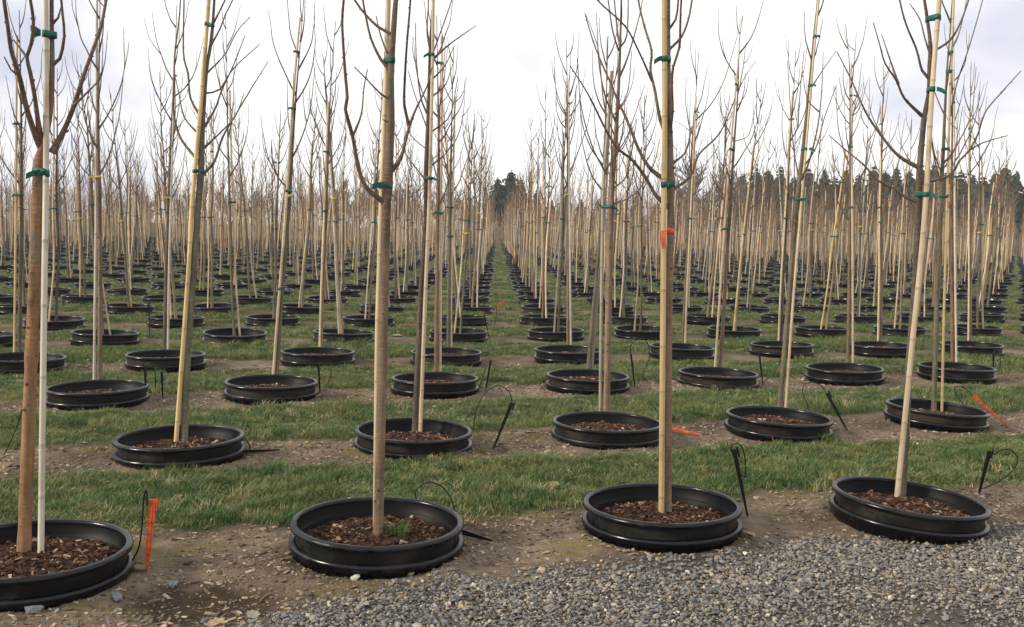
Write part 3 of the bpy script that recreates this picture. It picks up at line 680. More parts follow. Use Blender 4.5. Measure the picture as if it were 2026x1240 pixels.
S(-2, 2, (537, 757), [(546, 752), (556, 600), (570, 430), (581, 250), (592, 110), (601, 0)], [(539, 753), (551, 600), (564, 430), (578, 220), (591, 60), (594, 34)], 'olive', 'cream', [570, 377, 214], tag_y=386)
S(-1, 2, (861, 750), [(863, 748), (864, 600), (866, 430), (868, 300), (866, 150), (864, 30)], [(871, 748), (872, 560), (873, 430), (874, 250), (874, 70)], 'brown', 'pink', [420], sdy=.03)
S(0, 2, (1163, 745), [(1162, 741), (1178, 570), (1190, 430), (1196, 300), (1200, 180), (1203, 70)], [(1170, 741), (1184, 570), (1196, 430), (1203, 300), (1210, 150)], 'grey', 'grey', [405, 300], sdy=.03)
S(1, 2, (1421, 738), [(1424, 735), (1433, 600), (1443, 430), (1452, 290), (1460, 180), (1463, 80), (1470, 30)], [(1414, 736), (1426, 560), (1437, 400), (1449, 250), (1462, 105)], 'brown', 'pink', [452, 295, ], auto=9)
S(2, 2, (1671, 730), [(1678, 727), (1680, 560), (1682, 430), (1682, 290), (1681, 140), (1673, 48)], [(1688, 727), (1687, 560), (1686, 400), (1685, 250), (1684, 125)], 'brown', 'cream', [410, 290], auto=9)
S(3, 2, (1892, 727), [(1885, 724), (1883, 560), (1882, 430), (1884, 250), (1886, 60)], [(1893, 724), (1890, 560), (1889, 430), (1888, 250), (1886, 90)], 'orange', 'white', [350])
S(-4, 3, (45, 708), [(38, 706), (40, 560), (42, 430), (42, 250), (40, 110), (38, 20)], [(28, 707), (30, 560), (31, 430), (32, 250), (34, 70)], 'dark', 'yellow', [385, 245], sdy=-.01)
S(-3, 3, (328, 703), [(325, 701), (328, 560), (333, 430), (338, 280), (346, 120), (350, 10)], [(332, 702), (334, 560), (337, 430), (341, 300), (345, 140)], 'dark', 'white', [], tag_y=391)
S(-2, 3, (629, 697), [(634, 692), (639, 560), (645, 430), (650, 270), (657, 130), (664, 42)], [(632, 692), (636, 560), (641, 430), (645, 300), (650, 200)], 'tan', 'cream', [417, 300])
S(-1, 3, (883, 697), [(887, 692), (888, 560), (890, 430), (893, 280), (896, 150), (898, 90)], [(893, 692), (893, 560), (895, 430), (898, 300), (900, 190)], 'olive', 'cream', [467, 410], sdy=.02)
S(0, 3, (1125, 693), [(1124, 688), (1124, 560), (1124, 430), (1123, 260), (1122, 150), (1120, 80)], [(1130, 689), (1128, 560), (1127, 430), (1126, 300), (1125, 160)], 'brown', 'white', [], tag_y=385)
S(1, 3, (1349, 687), [(1350, 684), (1357, 560), (1363, 430), (1370, 270), (1378, 170), (1382, 105)], [(1355, 685), (1360, 560), (1366, 430), (1373, 280), (1377, 190)], 'olive', 'pink', [432], auto=8)
S(2, 3, (1547, 682), [(1545, 680), (1549, 560), (1556, 430), (1562, 300), (1571, 170), (1574, 100)], [(1540, 680), (1545, 560), (1553, 430), (1561, 280), (1568, 180)], 'dark', 'cream', [432])
S(3, 3, (1740, 683), [(1742, 680), (1744, 560), (1743, 430), (1745, 290), (1747, 200), (1748, 130)], [(1737, 681), (1739, 560), (1740, 430), (1743, 300), (1745, 210)], 'tan', 'cream', [440, 410])
S(4, 3, (1922, 682), [(1920, 680), (1920, 560), (1919, 430), (1919, 280), (1920, 190), (1921, 130)], [(1916, 680), (1917, 560), (1917, 430), (1917, 300), (1918, 220)], 'tan', 'cream', [345], auto=9)
N[2, 1]['limbs'] = [([(1443, 395), (1420, 372), (1405, 340)], .006), ([(1451, 280), (1480, 268), (1492, 225), (1496, 205)], .005), ([(1459, 180), (1454, 155), (1452, 136)], .007), ([(1460, 180), (1475, 150), (1496, 120)], .005), ([(1461, 208), (1475, 185), (1482, 150)], .005)]
N[3, 1]['limbs'] = [([(1374, 240), (1405, 208), (1432, 160), (1452, 95), (1467, 35)], .0085), ([(1366, 260), (1350, 247), (1333, 238)], .004)]
N[2, 2]['limbs'] = [([(1683, 222), (1668, 195), (1660, 152)], .005), ([(1684, 230), (1700, 215), (1716, 160)], .005), ([(1686, 210), (1698, 180), (1705, 125)], .005)]
N[3, 4]['limbs'] = [([(1919, 320), (1935, 265), (1949, 222), (1990, 175)], .006), ([(1919, 190), (1930, 175), (1937, 142)], .005)]
N[2, 0]['limbs'] = [([(1196, 330), (1168, 290), (1150, 230), (1143, 115)], .007)]

def build_near(key, d):
    b, a = key; rng = random.Random(b * 100 + a + 7)
    pc = on_z(*d['pot'], .107)
    lod = 0 if b < 3 else 1
    tilt = d.get('tilt', (rng.uniform(-.015, .015), rng.uniform(-.02, .02)))
    lab = d.get('label')
    pot((pc.x, pc.y, rng.uniform(-.004, .004)), rng.uniform(0, 6.28), tilt, 0, a + b + 8, lab[2] if lab else 'black nursery pot, ' + where(a, b))
    d['r'] *= .76; d['sr'] *= .74
    base = on_z(*d['trunk'][0], .050); y0 = base.y
    Pw = [on_y(px, py, y0) for px, py in d['trunk']]; Pw[0].z -= .04
    # carry the leader on above what the frame shows
    H = max(Pw[-1].z + .02, 3.3 + rng.uniform(0, .35)) if b < 2 else max(Pw[-1].z, 3.2)
    top = Pw[-1].copy(); dr = (Pw[-1] - Pw[-2]).normalized()
    while Pw[-1].z < H - .05:
        stp = min(.3, H - Pw[-1].z); dr = (dr + Vector((rng.uniform(-.08, .08), rng.uniform(-.05, .05), .25))).normalized(); Pw.append(Pw[-1] + dr * stp)
    c0, c1 = BARK[d['bark']]
    tr = ob('young_tree', None, None, base)
    tag(tr, lab[0] if lab else 'bare young tree, ' + where(a, b), 'tree', 'young trees in pots')
    loc = lambda P: [p - base for p in P]
    L = loc(Pw); ns = 14 if b < 2 else 9
    ob('trunk', make_trunk(L, H, d['r'], c0, c1, ns, .05, rng, 0.0, on_y(0, d['fork'], y0).z - base.z if 'fork' in d else None).mesh('trunk', M_bark), tr)
    Ls = smooth_line(L, .04)
    for pts, r0 in d['limbs']:
        q0 = on_y(*pts[0], y0); sl = rng.uniform(-.45, .45); W = []
        for px, py in pts:
            q = on_y(px, py, y0); W.append(on_y(px, py, y0 + sl * (q - q0).length))
        if pts[-1][1] <= 5:                                 # limb leaves the picture: it goes on above it
            dr = (W[-1] - W[-2]).normalized()
            for _ in range(3): dr = (dr + Vector((rng.uniform(-.1, .1), rng.uniform(-.1, .1), .2))).normalized(); W.append(W[-1] + dr * .15)
        mb = MB(); make_branch(mb, loc(W), r0, .0024, 7, .03, rng, lerpc(c1, TWIG0, .4), TWIG1)
        ob('branch', mb.mesh('branch', M_bark), tr)
    zb = 1.55 + rng.uniform(-.1, .15)
    if d.get('auto'):
        zt = L[-1].z - .12
        brs = auto_branches(rng, Ls, L[-1].z, zb, zt, d['auto'], 0 if b < 3 else 1)
    else:
        brs = auto_branches(rng, Ls, L[-1].z, 2.55 if b == 0 else 3.0, L[-1].z - .1, 7 if b == 0 else 3, 1)
    if b < 3:
        for br in brs:
            mb = MB(); branch_mb(mb, br, rng, 0, lerpc(c1, TWIG0, .5), TWIG1); ob('branch', mb.mesh('branch', M_bark), tr)
    else:
        mb = MB()
        for br in brs: branch_mb(mb, br, rng, 0, lerpc(c1, TWIG0, .5), TWIG1)
        ob('crown', mb.mesh('crown', M_bark), tr)
    # stake
    sb = on_z(*d['stake'][0], .050); sy = y0 + d.get('sdy', -.02)
    SW = [on_y(px, py, sy) for px, py in d['stake']]; SW[0].z = .01
    if d['stake'][-1][1] <= 5:
        dr = (SW[-1] - SW[-2]).normalized(); SW.append(SW[-1] + dr * max(.1, (2.95 - SW[-1].z)))
    so = SW[0].copy(); st = ob('bamboo_stake', None, None, so); tag(st, lab[1] if lab else 'bamboo stake, ' + where(a, b), 'stake', 'stakes tied to the young trees')
    SL = [p - so for p in SW]
    ob('pole', make_pole(SL, d['sr'], CANE[d['cane']], 12 if b < 2 else 8, rng).mesh('pole', M_bam), st)
    SS = smooth_line(SL, .05)
    zs = [on_y(d['pot'][0], py, y0).z for py in d['ties']] + [2.85]
    for z in zs:
        c1_ = at_height(Ls, z - base.z) + base - so; c2_ = at_height(SS, z - so.z)
        c1_.z = c2_.z = z - so.z
        if z > SW[-1].z - .03 or (c1_ - c2_).length > .16: continue
        rt = trunk_radius(z - base.z, H, d['r'])
        ob('tie_tape', make_tie(c1_, rt, c2_, d['sr'] * .9, .020 if b else .026, rng).mesh('tie_tape', M_tape), st)
    if d.get('tag_y'):
        z = on_y(d['pot'][0], d['tag_y'], y0).z; c_ = at_height(Ls, z - base.z); rt = trunk_radius(c_.z, H, d['r'])
        ob('label_tag', make_tie(c_, rt, c_ + Vector((-.02, -.01, 0)), rt, .018, rng).mesh('label_tag', M_yellow), tr)
    return tr, base, Ls, H, d, y0
near = {k: build_near(k, d) for k, d in N.items()}

# orange flagging ribbon on the third front tree
tr, base, Ls, H, d, y0 = near[0, 0]
rng = random.Random(3); z = on_y(1325, 457, y0).z - base.z; c_ = at_height(Ls, z); rt = trunk_radius(z, H, d['r'])
mb = make_tie(c_, rt, c_, rt, .028, rng, False)
p0 = on_y(1314, 456, y0 - .05) - base
pts = [p0 + Vector((0, 0, .0)), p0 + Vector((-.004, -.012, -.022)), p0 + Vector((-.006, -.016, -.05)), p0 + Vector((-.002, -.014, -.083))]
for off in (0, .0014):
    mb.loft([[q + Vector((-.0135 + .002 * i, -off, 0)), q + Vector((.013, -off - .003, 0))] for i, q in enumerate(pts)], close=False)
o = ob('marker_ribbon', mb.mesh('marker_ribbon', M_ribbon), tr); o['label'] = 'orange flagging ribbon knotted round the trunk'

# ---- middle distance: copies of built specimens; the far rows as one mass
rngv = random.Random(77)
def variant(lod, seed):
    rng = random.Random(seed); H = rng.uniform(2.9, 3.75); bk = rng.choice(list(BARK)); cn = rng.choice(['cream', 'cream', 'cream', 'pink', 'pink', 'white', 'grey', 'yellow'])
    P = [Vector((0, 0, -.03))]; lean = Vector((rng.gauss(.03, .03), rng.gauss(0, .02), 0)); q = Vector((0, 0, 0))
    nseg = 9
    for i in range(1, nseg + 1):
        z = H * i / nseg; q = q + Vector((rng.gauss(0, .010), rng.gauss(0, .010), 0)); P.append(Vector((lean.x * z, lean.y * z, z)) + q)
    c0, c1 = BARK[bk]
    tk = make_trunk(P, H, rng.uniform(.0155, .021), c0, c1, (9, 6, 4)[lod], (.06, .15, .45)[lod], rng)
    cw = MB(); n = rng.randint(8, 14) if lod < 2 else rng.randint(11, 15)
    for br in auto_branches(rng, smooth_line(P, .1), H, rng.uniform(1.5, 1.85), H - .1, n, lod): branch_mb(cw, br, rng, lod, lerpc(c1, TWIG0, .5), TWIG1)
    az = rng.uniform(2.2, 5.2); off = Vector((math.cos(az), math.sin(az), 0)) * rng.uniform(.045, .07)
    hs = rng.uniform(2.5, 3.1); sb = off * rng.uniform(1, 1.8)
    SP = [sb + Vector((0, 0, -.04))] + [at_height(P, z) + off * (.9 if z < 2 else .7) for z in np.linspace(.7, hs, 4)]
    sr_ = rng.uniform(.0115, .0150)
    pole = make_pole(SP, sr_, CANE[cn], (7, 5, 4)[lod], rng, (.08, .3, .9)[lod])
    tie = MB()
    for z in (rng.uniform(1.3, 1.6), rng.uniform(2.0, 2.5))[:rng.choice((1, 1, 2))]:
        if z < hs: make_tie(Vector((*at_height(P, z).xy, z)), trunk_radius(z, H, .024), Vector((*at_height(SP, z).xy, z)), sr_ * .9, .018, rng, True, tie)
    return tk, cw, pole, tie, rng.random() < .25, at_height(P, rng.uniform(1.4, 1.8))
MID = []
for i in range(16):
    tk, cw, pole, tie, yt, yc = variant(1, 500 + i)
    ytm = make_tie(yc, .024, yc + Vector((.015, -.01, 0)), .022, .018, rngv).mesh('label_tag', M_yellow) if yt else None
    MID.append((tk.mesh('trunk', M_bark), cw.mesh('crown', M_bark), pole.mesh('pole', M_bam), tie.mesh('tie_tape', M_tape), ytm))
# one-mesh stake for those too far away to show parts
MIDS = []
for i in range(16):
    tk, cw, pole, tie, yt, yc = variant(1, 500 + i)
    both = MB(); both.v = pole.v + tie.v; both.c = pole.c + tie.c; both.f = pole.f + [tuple(q + len(pole.v) for q in f) for f in tie.f]; both.mi = [0] * len(pole.f) + [1] * len(tie.f)
    MIDS.append(both.mesh('bamboo_stake', [M_bam, M_tape]))
def small_pot_mb(n):
    mb = MB()
    mb.lathe([(.329, .03), (.345, .106), (.350, .122), (.366, .122), (.3755, .106), (.368, .095), (.351, .094), (.349, .042), (.364, .052), (.379, .030), (.370, .0), (.366, -.05)], n)
    mb.lathe([(.004, .055), (.332, .034)], n, mi=1, col=(.06, .034, .022)); return mb
POTS = [small_pot_mb(24).mesh('nursery_pot', [M_rim, M_mulch])]

cells = []
for b in range(0, 47):
    for a in range(-75, 76):
        if (b, a) in N: continue
        X, Y = grid(a, b)
        if Y < 5: continue
        rj = random.Random(a * 1000 + b); X += rj.gauss(0, .045); Y += rj.gauss(0, .06)
        if Y > 101 + 3 * math.sin(X * .2): continue
        px, py, dd = to_px((X, Y, .06))
        if dd < 3 or not -420 < px < 2450: continue
        if b < 4 and not (-40 < px < 2070): continue
        vis = -.36 * F_PX / dd < px < RX + .36 * F_PX / dd
        cells.append((dd, a, b, X, Y, vis))
cells.sort()
ind = [c_ for c_ in cells if c_[5]][:300 - len(N)]
inset = {(c_[1], c_[2]) for c_ in ind}
for i, (dd, a, b, X, Y, vis) in enumerate(ind):
    rj = random.Random(a * 77 + b * 13); k = rj.randrange(16); wh = where(a, b)
    z = float(ground_z(X, Y)) * .5
    if dd < 19: pot((X, Y, z), rj.uniform(0, 6.28), (rj.gauss(0, .018), rj.gauss(0, .022)), 1, k, 'black nursery pot, ' + wh)
    else: tag(ob('nursery_pot', POTS[0], None, (X, Y, z), (rj.gauss(0, .018), rj.gauss(0, .022), rj.uniform(0, 6.28))), 'black nursery pot, ' + wh, 'pot', 'black nursery pots set in rows')
    loc = (X + rj.gauss(0, .03), Y + rj.gauss(0, .03), .05); rot = (rj.gauss(0, .016), rj.gauss(.006, .02), rj.uniform(0, 6.28)); sc = rj.uniform(.92, 1.08)
    t_ = tag(ob('young_tree', None, None, loc, rot), 'bare young tree, ' + wh, 'tree', 'young trees in pots'); t_.scale = (1, 1, sc)
    ob('trunk', MID[k][0], t_); ob('crown', MID[k][1], t_)
    if MID[k][4]: ob('label_tag', MID[k][4], t_)
    if dd < 19:
        s_ = ob('bamboo_stake', None, None, loc, rot); ob('pole', MID[k][2], s_); ob('tie_tape', MID[k][3], s_)
    else: s_ = ob('bamboo_stake', MIDS[k], None, loc, rot)
    s_.scale = (1, 1, sc); tag(s_, 'bamboo stake, ' + wh, 'stake', 'stakes tied to the young trees')

far = [c_ for c_ in cells if (c_[1], c_[2]) not in inset and c_[0] > 11]
LV = []
for i in range(12):
    tk, cw, pole, tie, _, _ = variant(2, 900 + i); tr_ = MB(); tr_.v = tk.v + cw.v; tr_.c = tk.c + cw.c; tr_.f = tk.f + [tuple(q + len(tk.v) for q in f) for f in cw.f]
    LV.append((tr_.arrays(), pole.arrays()))
pm = small_pot_mb(12); PA = pm.arrays()
def mass(name, items, mt, label, cat):
    Vs, Fs, Cs = [], [], []; o_ = 0
    for (V_, F_, C_), X, Y, z, rz, lx, ly, sc, sh in items:
        c_, s_ = math.cos(rz), math.sin(rz); x, y, zz = V_[:, 0], V_[:, 1], V_[:, 2] * sc
        Vs.append(np.stack([x * c_ - y * s_ + X + lx * zz, x * s_ + y * c_ + Y + ly * zz, zz + z], -1)); Fs.append(F_ + o_); Cs.append(C_ * np.asarray(sh)); o_ += len(V_)
    tag(ob(name, np_mesh(name, np.concatenate(Vs), np.concatenate(Fs), np.concatenate(Cs), mt)), label, cat, kind='stuff')
it_t, it_s, it_p = [], [], []
for dd, a, b, X, Y, vis in far:
    rj = random.Random(a * 31 + b * 57); k = rj.randrange(12); rz = rj.uniform(0, 6.28); lx, ly, sc = rj.gauss(.005, .018), rj.gauss(0, .012), rj.uniform(.9, 1.1)
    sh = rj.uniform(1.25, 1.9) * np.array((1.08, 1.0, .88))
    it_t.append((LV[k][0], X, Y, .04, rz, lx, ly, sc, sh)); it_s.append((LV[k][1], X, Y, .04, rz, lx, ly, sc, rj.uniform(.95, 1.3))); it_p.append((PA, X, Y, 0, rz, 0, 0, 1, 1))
mass('distant_young_trees', it_t, M_bark, 'mass of bare young trees filling the far rows of the field', 'trees')
mass('distant_stakes', it_s, M_bam, 'mass of pale stakes standing in the far rows of the field', 'stakes')
mass('distant_pots', it_p, M_rim, 'mass of black pots in the far rows of the field', 'pots')
print('cells', len(cells), 'far', len(far))

# ------------------------------------------------------------------ irrigation spikes and tubes
def strip_px(pts, y=None, z=None):
    return [on_z(px, py, z) if z is not None else on_y(px, py, y) for px, py in pts]
def spike(head, foot, m_, label, tube=None, group='irrigation spikes beside the pots', wd=.011, arm=True, dy=0.0, lying=False):
    """head / foot in the photograph; the foot stands in the soil"""
    F_ = on_z(*foot, .004); Hd = on_z(head[0], head[1], .02) if lying else on_y(head[0], head[1], F_.y + dy)
    ax = Hd - F_; ln = ax.length; ax.normalize()
    side = ax.cross(Vector((0, 1, 0))).normalized() if abs(ax.y) < .9 else Vector((1, 0, 0)); nrm = ax.cross(side)
    o = ob('irrigation_spike', None, None, F_); tag(o, label, 'spike', group)
    mb = MB(); rings = []; nseg = 22
    for i in range(nseg + 1):
        u = i / nseg; wv = wd * (.42 + .58 * min(1, u * 1.05) ** .7) * (1.12 if i % 2 and u < .85 else 1.0); th = wv * .42
        c_ = ax * (ln * u) - (ax * .03 if i == 0 else Vector((0, 0, 0)))
        rings.append([c_ + side * sx * wv + nrm * sy * th for sx, sy in ((-1, -1), (1, -1), (1, 1), (-1, 1))])
    mb.loft(rings)
    for s_ in (-1, 1):                                      # raised spine
        mb.loft([[ax * (ln * u) + side * q * .0022 + nrm * (s_ * (wd * (.42 + .58 * u ** .7) * .42 + e_)) for q, e_ in ((-1, -.001), (1, -.001), (1, .003), (-1, .003))] for u in (.1, .9)])
    ob('blade', mb.mesh('blade', m_, False), o)
    if arm:
        hb = MB(); c_ = ax * (ln * .93)
        hb.tube([c_ - side * .004, c_ - side * .020], [.0055, .0050], 8); hb.tube([c_ - side * .018 + ax * .028, c_ - side * .018 - ax * .022], [.0058, .0052], 8)
        ob('nozzle_holder', hb.mesh('nozzle_holder', m_), o)
    if tube:
        T = [Vector(q) - F_ for q in tube]; tb = MB(); Lt = smooth_line(T, .015); tb.tube(Lt, [.0034] * len(Lt), 8); ob('tube', tb.mesh('tube', M_blk), o)
    return o
def tpx(pts, yy): return [on_y(px, py, yy) for px, py in pts]
yA = on_z(290, 1125, 0).y
spike((303, 988), (290, 1126), M_orange, 'upright orange plastic spike on soil beside the front left pot', tpx([(292, 1000), (289, 968), (284, 990), (281, 1040), (274, 1085), (258, 1115)], yA - .03), wd=.0135)
yB = on_z(900, 1000, 0).y
spike((915, 1052), (962, 1066), M_blk, 'black spike lying by the right side of the grass-tufted front pot', tpx([(826, 992), (821, 975), (832, 960), (852, 954), (876, 964), (893, 988), (900, 1012)], yB - .18), arm=False, lying=True)
yC = on_z(1478, 1016, 0).y
spike((1452, 888), (1478, 1016), M_blk, 'upright black spike with small loop behind the orange-ribboned front tree pot', tpx([(1451, 900), (1446, 886), (1450, 878), (1460, 877), (1470, 888), (1475, 915), (1474, 945)], yC - .01), wd=.010)
yD = on_z(1938, 972, 0).y
spike((1958, 892), (1938, 972), M_blk, 'black spike with wide round tube loop at the right frame edge', tpx([(1966, 900), (1984, 889), (2004, 892), (2014, 910), (2004, 930), (1980, 950), (1950, 964), (1938, 968)], yD - .01), wd=.011)
yE = on_z(980, 878, 0).y
spike((1013, 796), (979, 880), M_blk, 'black spike leaning right with tall tube arch, second row by the aisle', tpx([(1013, 800), (1010, 780), (1000, 768), (984, 763), (964, 772), (950, 792), (941, 815), (936, 850)], yE - .03), wd=.0115)
yF = on_z(1672, 845, 0).y
spike((1636, 778), (1673, 846), M_blk, 'black spike leaning left with round tube loop, second row right', tpx([(1637, 786), (1630, 768), (1614, 757), (1598, 757), (1588, 768), (1592, 788), (1601, 806)], yF - .02), wd=.011)
yG = on_z(1990, 838, 0).y
spike((1926, 784), (1989, 838), M_orange, 'slanting orange spike at the right end of the second row', tpx([(1928, 786), (1912, 770), (1898, 764), (1889, 766), (1892, 780), (1906, 800)], yG - .02), wd=.0115)
spike((1330, 848), (1379, 858), M_orange, 'orange spike lying flat on soil behind the ribboned front tree', tpx([(1285, 800), (1292, 802), (1299, 812), (1304, 826)], on_z(1300, 838, 0).y), arm=False, lying=True, wd=.0115)
yH = on_z(48, 900, 0).y
spike((50, 780), (46, 905), M_blk, 'black spike with trailing tube behind the orange-brown trunk, left edge', tpx([(50, 790), (46, 800), (38, 830), (26, 862), (8, 900)], yH - .05), wd=.011)
spike((482, 893), (545, 890), M_blk, 'black spike lying right of the yellow staked pot, second row', tpx([(470, 880), (480, 870), (492, 876), (494, 888), (484, 894), (474, 888)], on_z(490, 892, 0).y - .02), arm=False, lying=True, wd=.010)
for h, f_, tb, wh in (((630, 718), (633, 776), [(630, 720), (640, 716), (655, 738), (648, 760)], 'third row, beside the second pot left of the aisle'),
                   ((287, 722), (289, 792), [(287, 724), (296, 716), (306, 730), (308, 770)], 'third row, beside the third pot left of the aisle'),
                   ((320, 735), (322, 784), None, 'just behind the third pot left of the aisle, third row'),
                   ((971, 712), (961, 772), [(971, 716), (962, 726), (956, 745), (948, 766)], 'third row, in the grass aisle'),
                   ((1248, 700), (1256, 762), [(1246, 700), (1250, 680), (1268, 670), (1282, 680), (1284, 710), (1262, 755)], 'third row, first right of the aisle'),
                   ((1502, 697), (1509, 760), [(1508, 757), (1528, 740), (1542, 718), (1544, 692)], 'third row, second right of the aisle'),
                   ((1965, 698), (1966, 746), [(1965, 700), (1972, 690), (1980, 700), (1978, 730)], 'third row, beside the fourth pot right of the aisle'),
                   ((294, 598), (297, 668), [(294, 602), (302, 596), (311, 612), (306, 650)], 'fifth row, fourth left of the aisle'),
                   ((958, 622), (968, 668), [(958, 626), (970, 612), (982, 610), (978, 650)], 'fifth row, in the grass aisle')):
    yy = on_z(*f_, 0).y
    spike(h, f_, M_blk, 'thin upright black spike, ' + wh, tpx(tb, yy - .02) if tb else None, wd=.009, arm=False)
spike((993, 597), (979, 622), M_orange, 'small orange spike standing out in the middle of the grass aisle', None, wd=.016, arm=True)

# ------------------------------------------------------------------ small loose things
tf = on_z(786, 1056, .066)
tag(ob('grass_tuft', grass_tuft(random.Random(8), 110, .035, .085, .055).mesh('grass_tuft', M_grass, False), None, tf), 'small green grass tuft growing in mulch beside a front row trunk', 'grass tuft')
def leaf(px, py, size, col, rz, seed, label, curl=.5):
    rl = random.Random(seed); mb = MB(); n = 9; P = on_z(px, py, 0); P.z = float(ground_z(P.x, P.y)) + .012
    top, bot = [], []
    for i in range(n + 1):
        u = i / n; wv = .42 * math.sin(math.pi * min(1, u * .96 + .02)) ** .8 * (1 + .25 * math.sin(u * 21 + seed)); z = curl * .35 * (u - .5) ** 2 + rl.uniform(-.02, .02)
        top.append([Vector((u - .5, -wv, z + curl * .3 * wv)) * size, Vector((u - .5, 0, z)) * size, Vector((u - .5, wv, z + curl * .35 * wv)) * size])
    mb.loft(top, col, close=False); mb.loft([[q - Vector((0, 0, .0008)) for q in r] for r in top], tuple(c_ * .7 for c_ in col), close=False)
    mb.tube([Vector((-.5, 0, curl * .09)) * size, Vector((-.72, .04, .02)) * size], [.0012, .0009], 5, col)
    tag(ob('fallen_leaf', mb.mesh('fallen_leaf', M_leafd), None, P, (rl.uniform(-.3, .3), rl.uniform(-.3, .3), rz)), label, 'leaf', 'dead leaves on the ground')
leaf(1482, 1066, .075, (.34, .20, .145), 1.9, 1, 'curled pinkish brown dead leaf right of the ribboned front pot', 1.3)
leaf(425, 1222, .07, (.28, .20, .125), .3, 2, 'pale tan dead leaf at the bottom edge below the dark soil hollow', .9)
leaf(500, 1205, .06, (.30, .26, .20), 1.2, 3, 'greyish dead leaf on gravel right of the dark soil hollow', .5)
leaf(276, 1131, .06, (.20, .14, .095), 2.9, 4, 'flat tan dead leaf at the foot of the orange front spike', .5)
leaf(1096, 962, .06, (.33, .22, .15), .9, 5, 'brown dead leaf on the aisle soil between the front pots', 1.2)
leaf(1905, 895, .07, (.46, .36, .27), .5, 6, 'pale dead leaf in grass behind the tilted front pot', .8)
leaf(480, 708, .11, (.50, .42, .32), .1, 7, 'pale leaf on soil in the fourth row left of the aisle', .5)
leaf(785, 665, .13, (.50, .42, .32), .1, 8, 'pale leaf on soil in the fifth row left of the aisle', .5)
leaf(960, 700, .11, (.46, .40, .28), .1, 9, 'pale leaf in the grass aisle beside the fourth row', .5)
def stone(px, py, s_, col, seed, label):
    rl = random.Random(seed); me = rock(rl, .6); me.materials.clear(); me.materials.append(col); P = on_z(px, py, 0)
    PLACED = tag(ob("stone", me, None, (P.x, P.y, float(ground_z(P.x, P.y)) + s_ * .45), (rl.uniform(-.2, .2), rl.uniform(-.2, .2), rl.uniform(0, 6)) ), label, 'stone', 'larger loose stones')
    PLACED.scale = (s_, s_, s_)
M_sp = simple('pale_stone', (.38, .36, .32), .85, .2, .3, 60); M_st = simple('tan_stone', (.36, .29, .20), .85, .2, .3, 60); M_sg = simple('blue_grey_stone', (.19, .20, .21), .85, .2, .3, 60)
stone(1322, 1086, .030, M_sp, 1, 'pale grey stone against the base of the ribboned front pot')
stone(704, 1143, .024, M_sp, 2, 'pale pointed stone below the grass-tufted front pot')
stone(812, 1132, .020, M_st, 3, 'rounded tan stone touching the grass-tufted front pot on its right')
stone(1830, 1056, .028, M_sp, 4, 'long pale stone in front of the tilted front pot')
stone(345, 1148, .026, M_sg, 5, 'flat blue-grey stone on soil right of the orange front spike')
stone(232, 1178, .026, M_sg, 6, 'blue-grey stone beside the pot in the lower left corner')
stone(1070, 1128, .024, M_st, 7, 'largest tan stone in the gravel between the two middle front pots')
stone(70, 1208, .034, M_sg, 8, 'grey stone at the bottom left corner under the pot')

# ------------------------------------------------------------------ background beyond the field
def conifer_mb(rnd, H, spread, dens=1.0):
    tk = MB(); tk.tube([Vector((0, 0, -.2)), Vector((0, 0, H * .5)), Vector((0, 0, H))], [H * .016, H * .010, .02], 6, (.09, .07, .055))
    cw = MB(); lv = int(H * 6.5 * dens)
    for i in range(lv):
        u = (i + rnd.random()) / lv; z = H * (.06 + .94 * u); L = spread * (1 - u) ** .62 * rnd.uniform(.55, 1.15) + .12
        for q in range(rnd.randint(8, 11)):
            a = rnd.uniform(0, 6.28); l = L * rnd.uniform(.6, 1.1); dr = Vector((math.cos(a), math.sin(a), 0)); sd = Vector((-math.sin(a), math.cos(a), 0))
            sh = rnd.uniform(.6, 1.4); col = (.030 * sh, .042 * sh, .026 * sh)
            nb = 4
            for k in range(nb):
                t0 = .15 + .85 * k / nb; p = dr * l * t0 + Vector((0, 0, z - .38 * l * t0 + .10 * l * t0 * t0))
                for s_ in (-1, 1):
                    tip = p + (dr * .75 + sd * s_ * rnd.uniform(.4, 1.0)) * l * .34 * (1.15 - .6 * t0) + Vector((0, 0, -rnd.uniform(.05, .42) * l))
                    wv = (tip - p).cross(Vector((0, 0, 1))); wv = (wv.normalized() * .17 + Vector((0, 0, rnd.uniform(-.2, .2)))) * l if wv.length > 0 else sd * .05
                    md_ = p.lerp(tip, .5); cw.poly([p, md_ + wv, tip, md_ - wv + Vector((0, 0, -.05 * l))], col)
    return tk, cw
rnd = random.Random(40)
CON = []
for i in range(5):
    tk, cw = conifer_mb(rnd, 10, rnd.uniform(2.6, 3.6)); CON.append((tk.mesh('trunk', M_twig), cw.mesh('crown', M_conifer, False)))
def put_conifer(px, ytop, Yd, wide, label):
    top = on_y(px, ytop, Yd); H = top.z; k = rnd.randrange(5)
    o = ob('conifer_tree', None, None, (top.x, Yd, 0), (0, 0, rnd.uniform(0, 6.28))); s_ = H / 10; o.scale = (s_ * wide, s_ * wide, s_)
    tag(o, label, 'tree', 'dark conifers beyond the field'); ob('trunk', CON[k][0], o); ob('crown', CON[k][1], o)
put_conifer(1012, 336, 122, 1.1, 'tallest dark conifer at the far end of the grass aisle')
put_conifer(985, 350, 119, 1.0, 'shorter dark conifer left of the tallest one at the aisle end')
put_conifer(1030, 352, 126, 1.0, 'dark conifer just right of the tallest one at the aisle end')
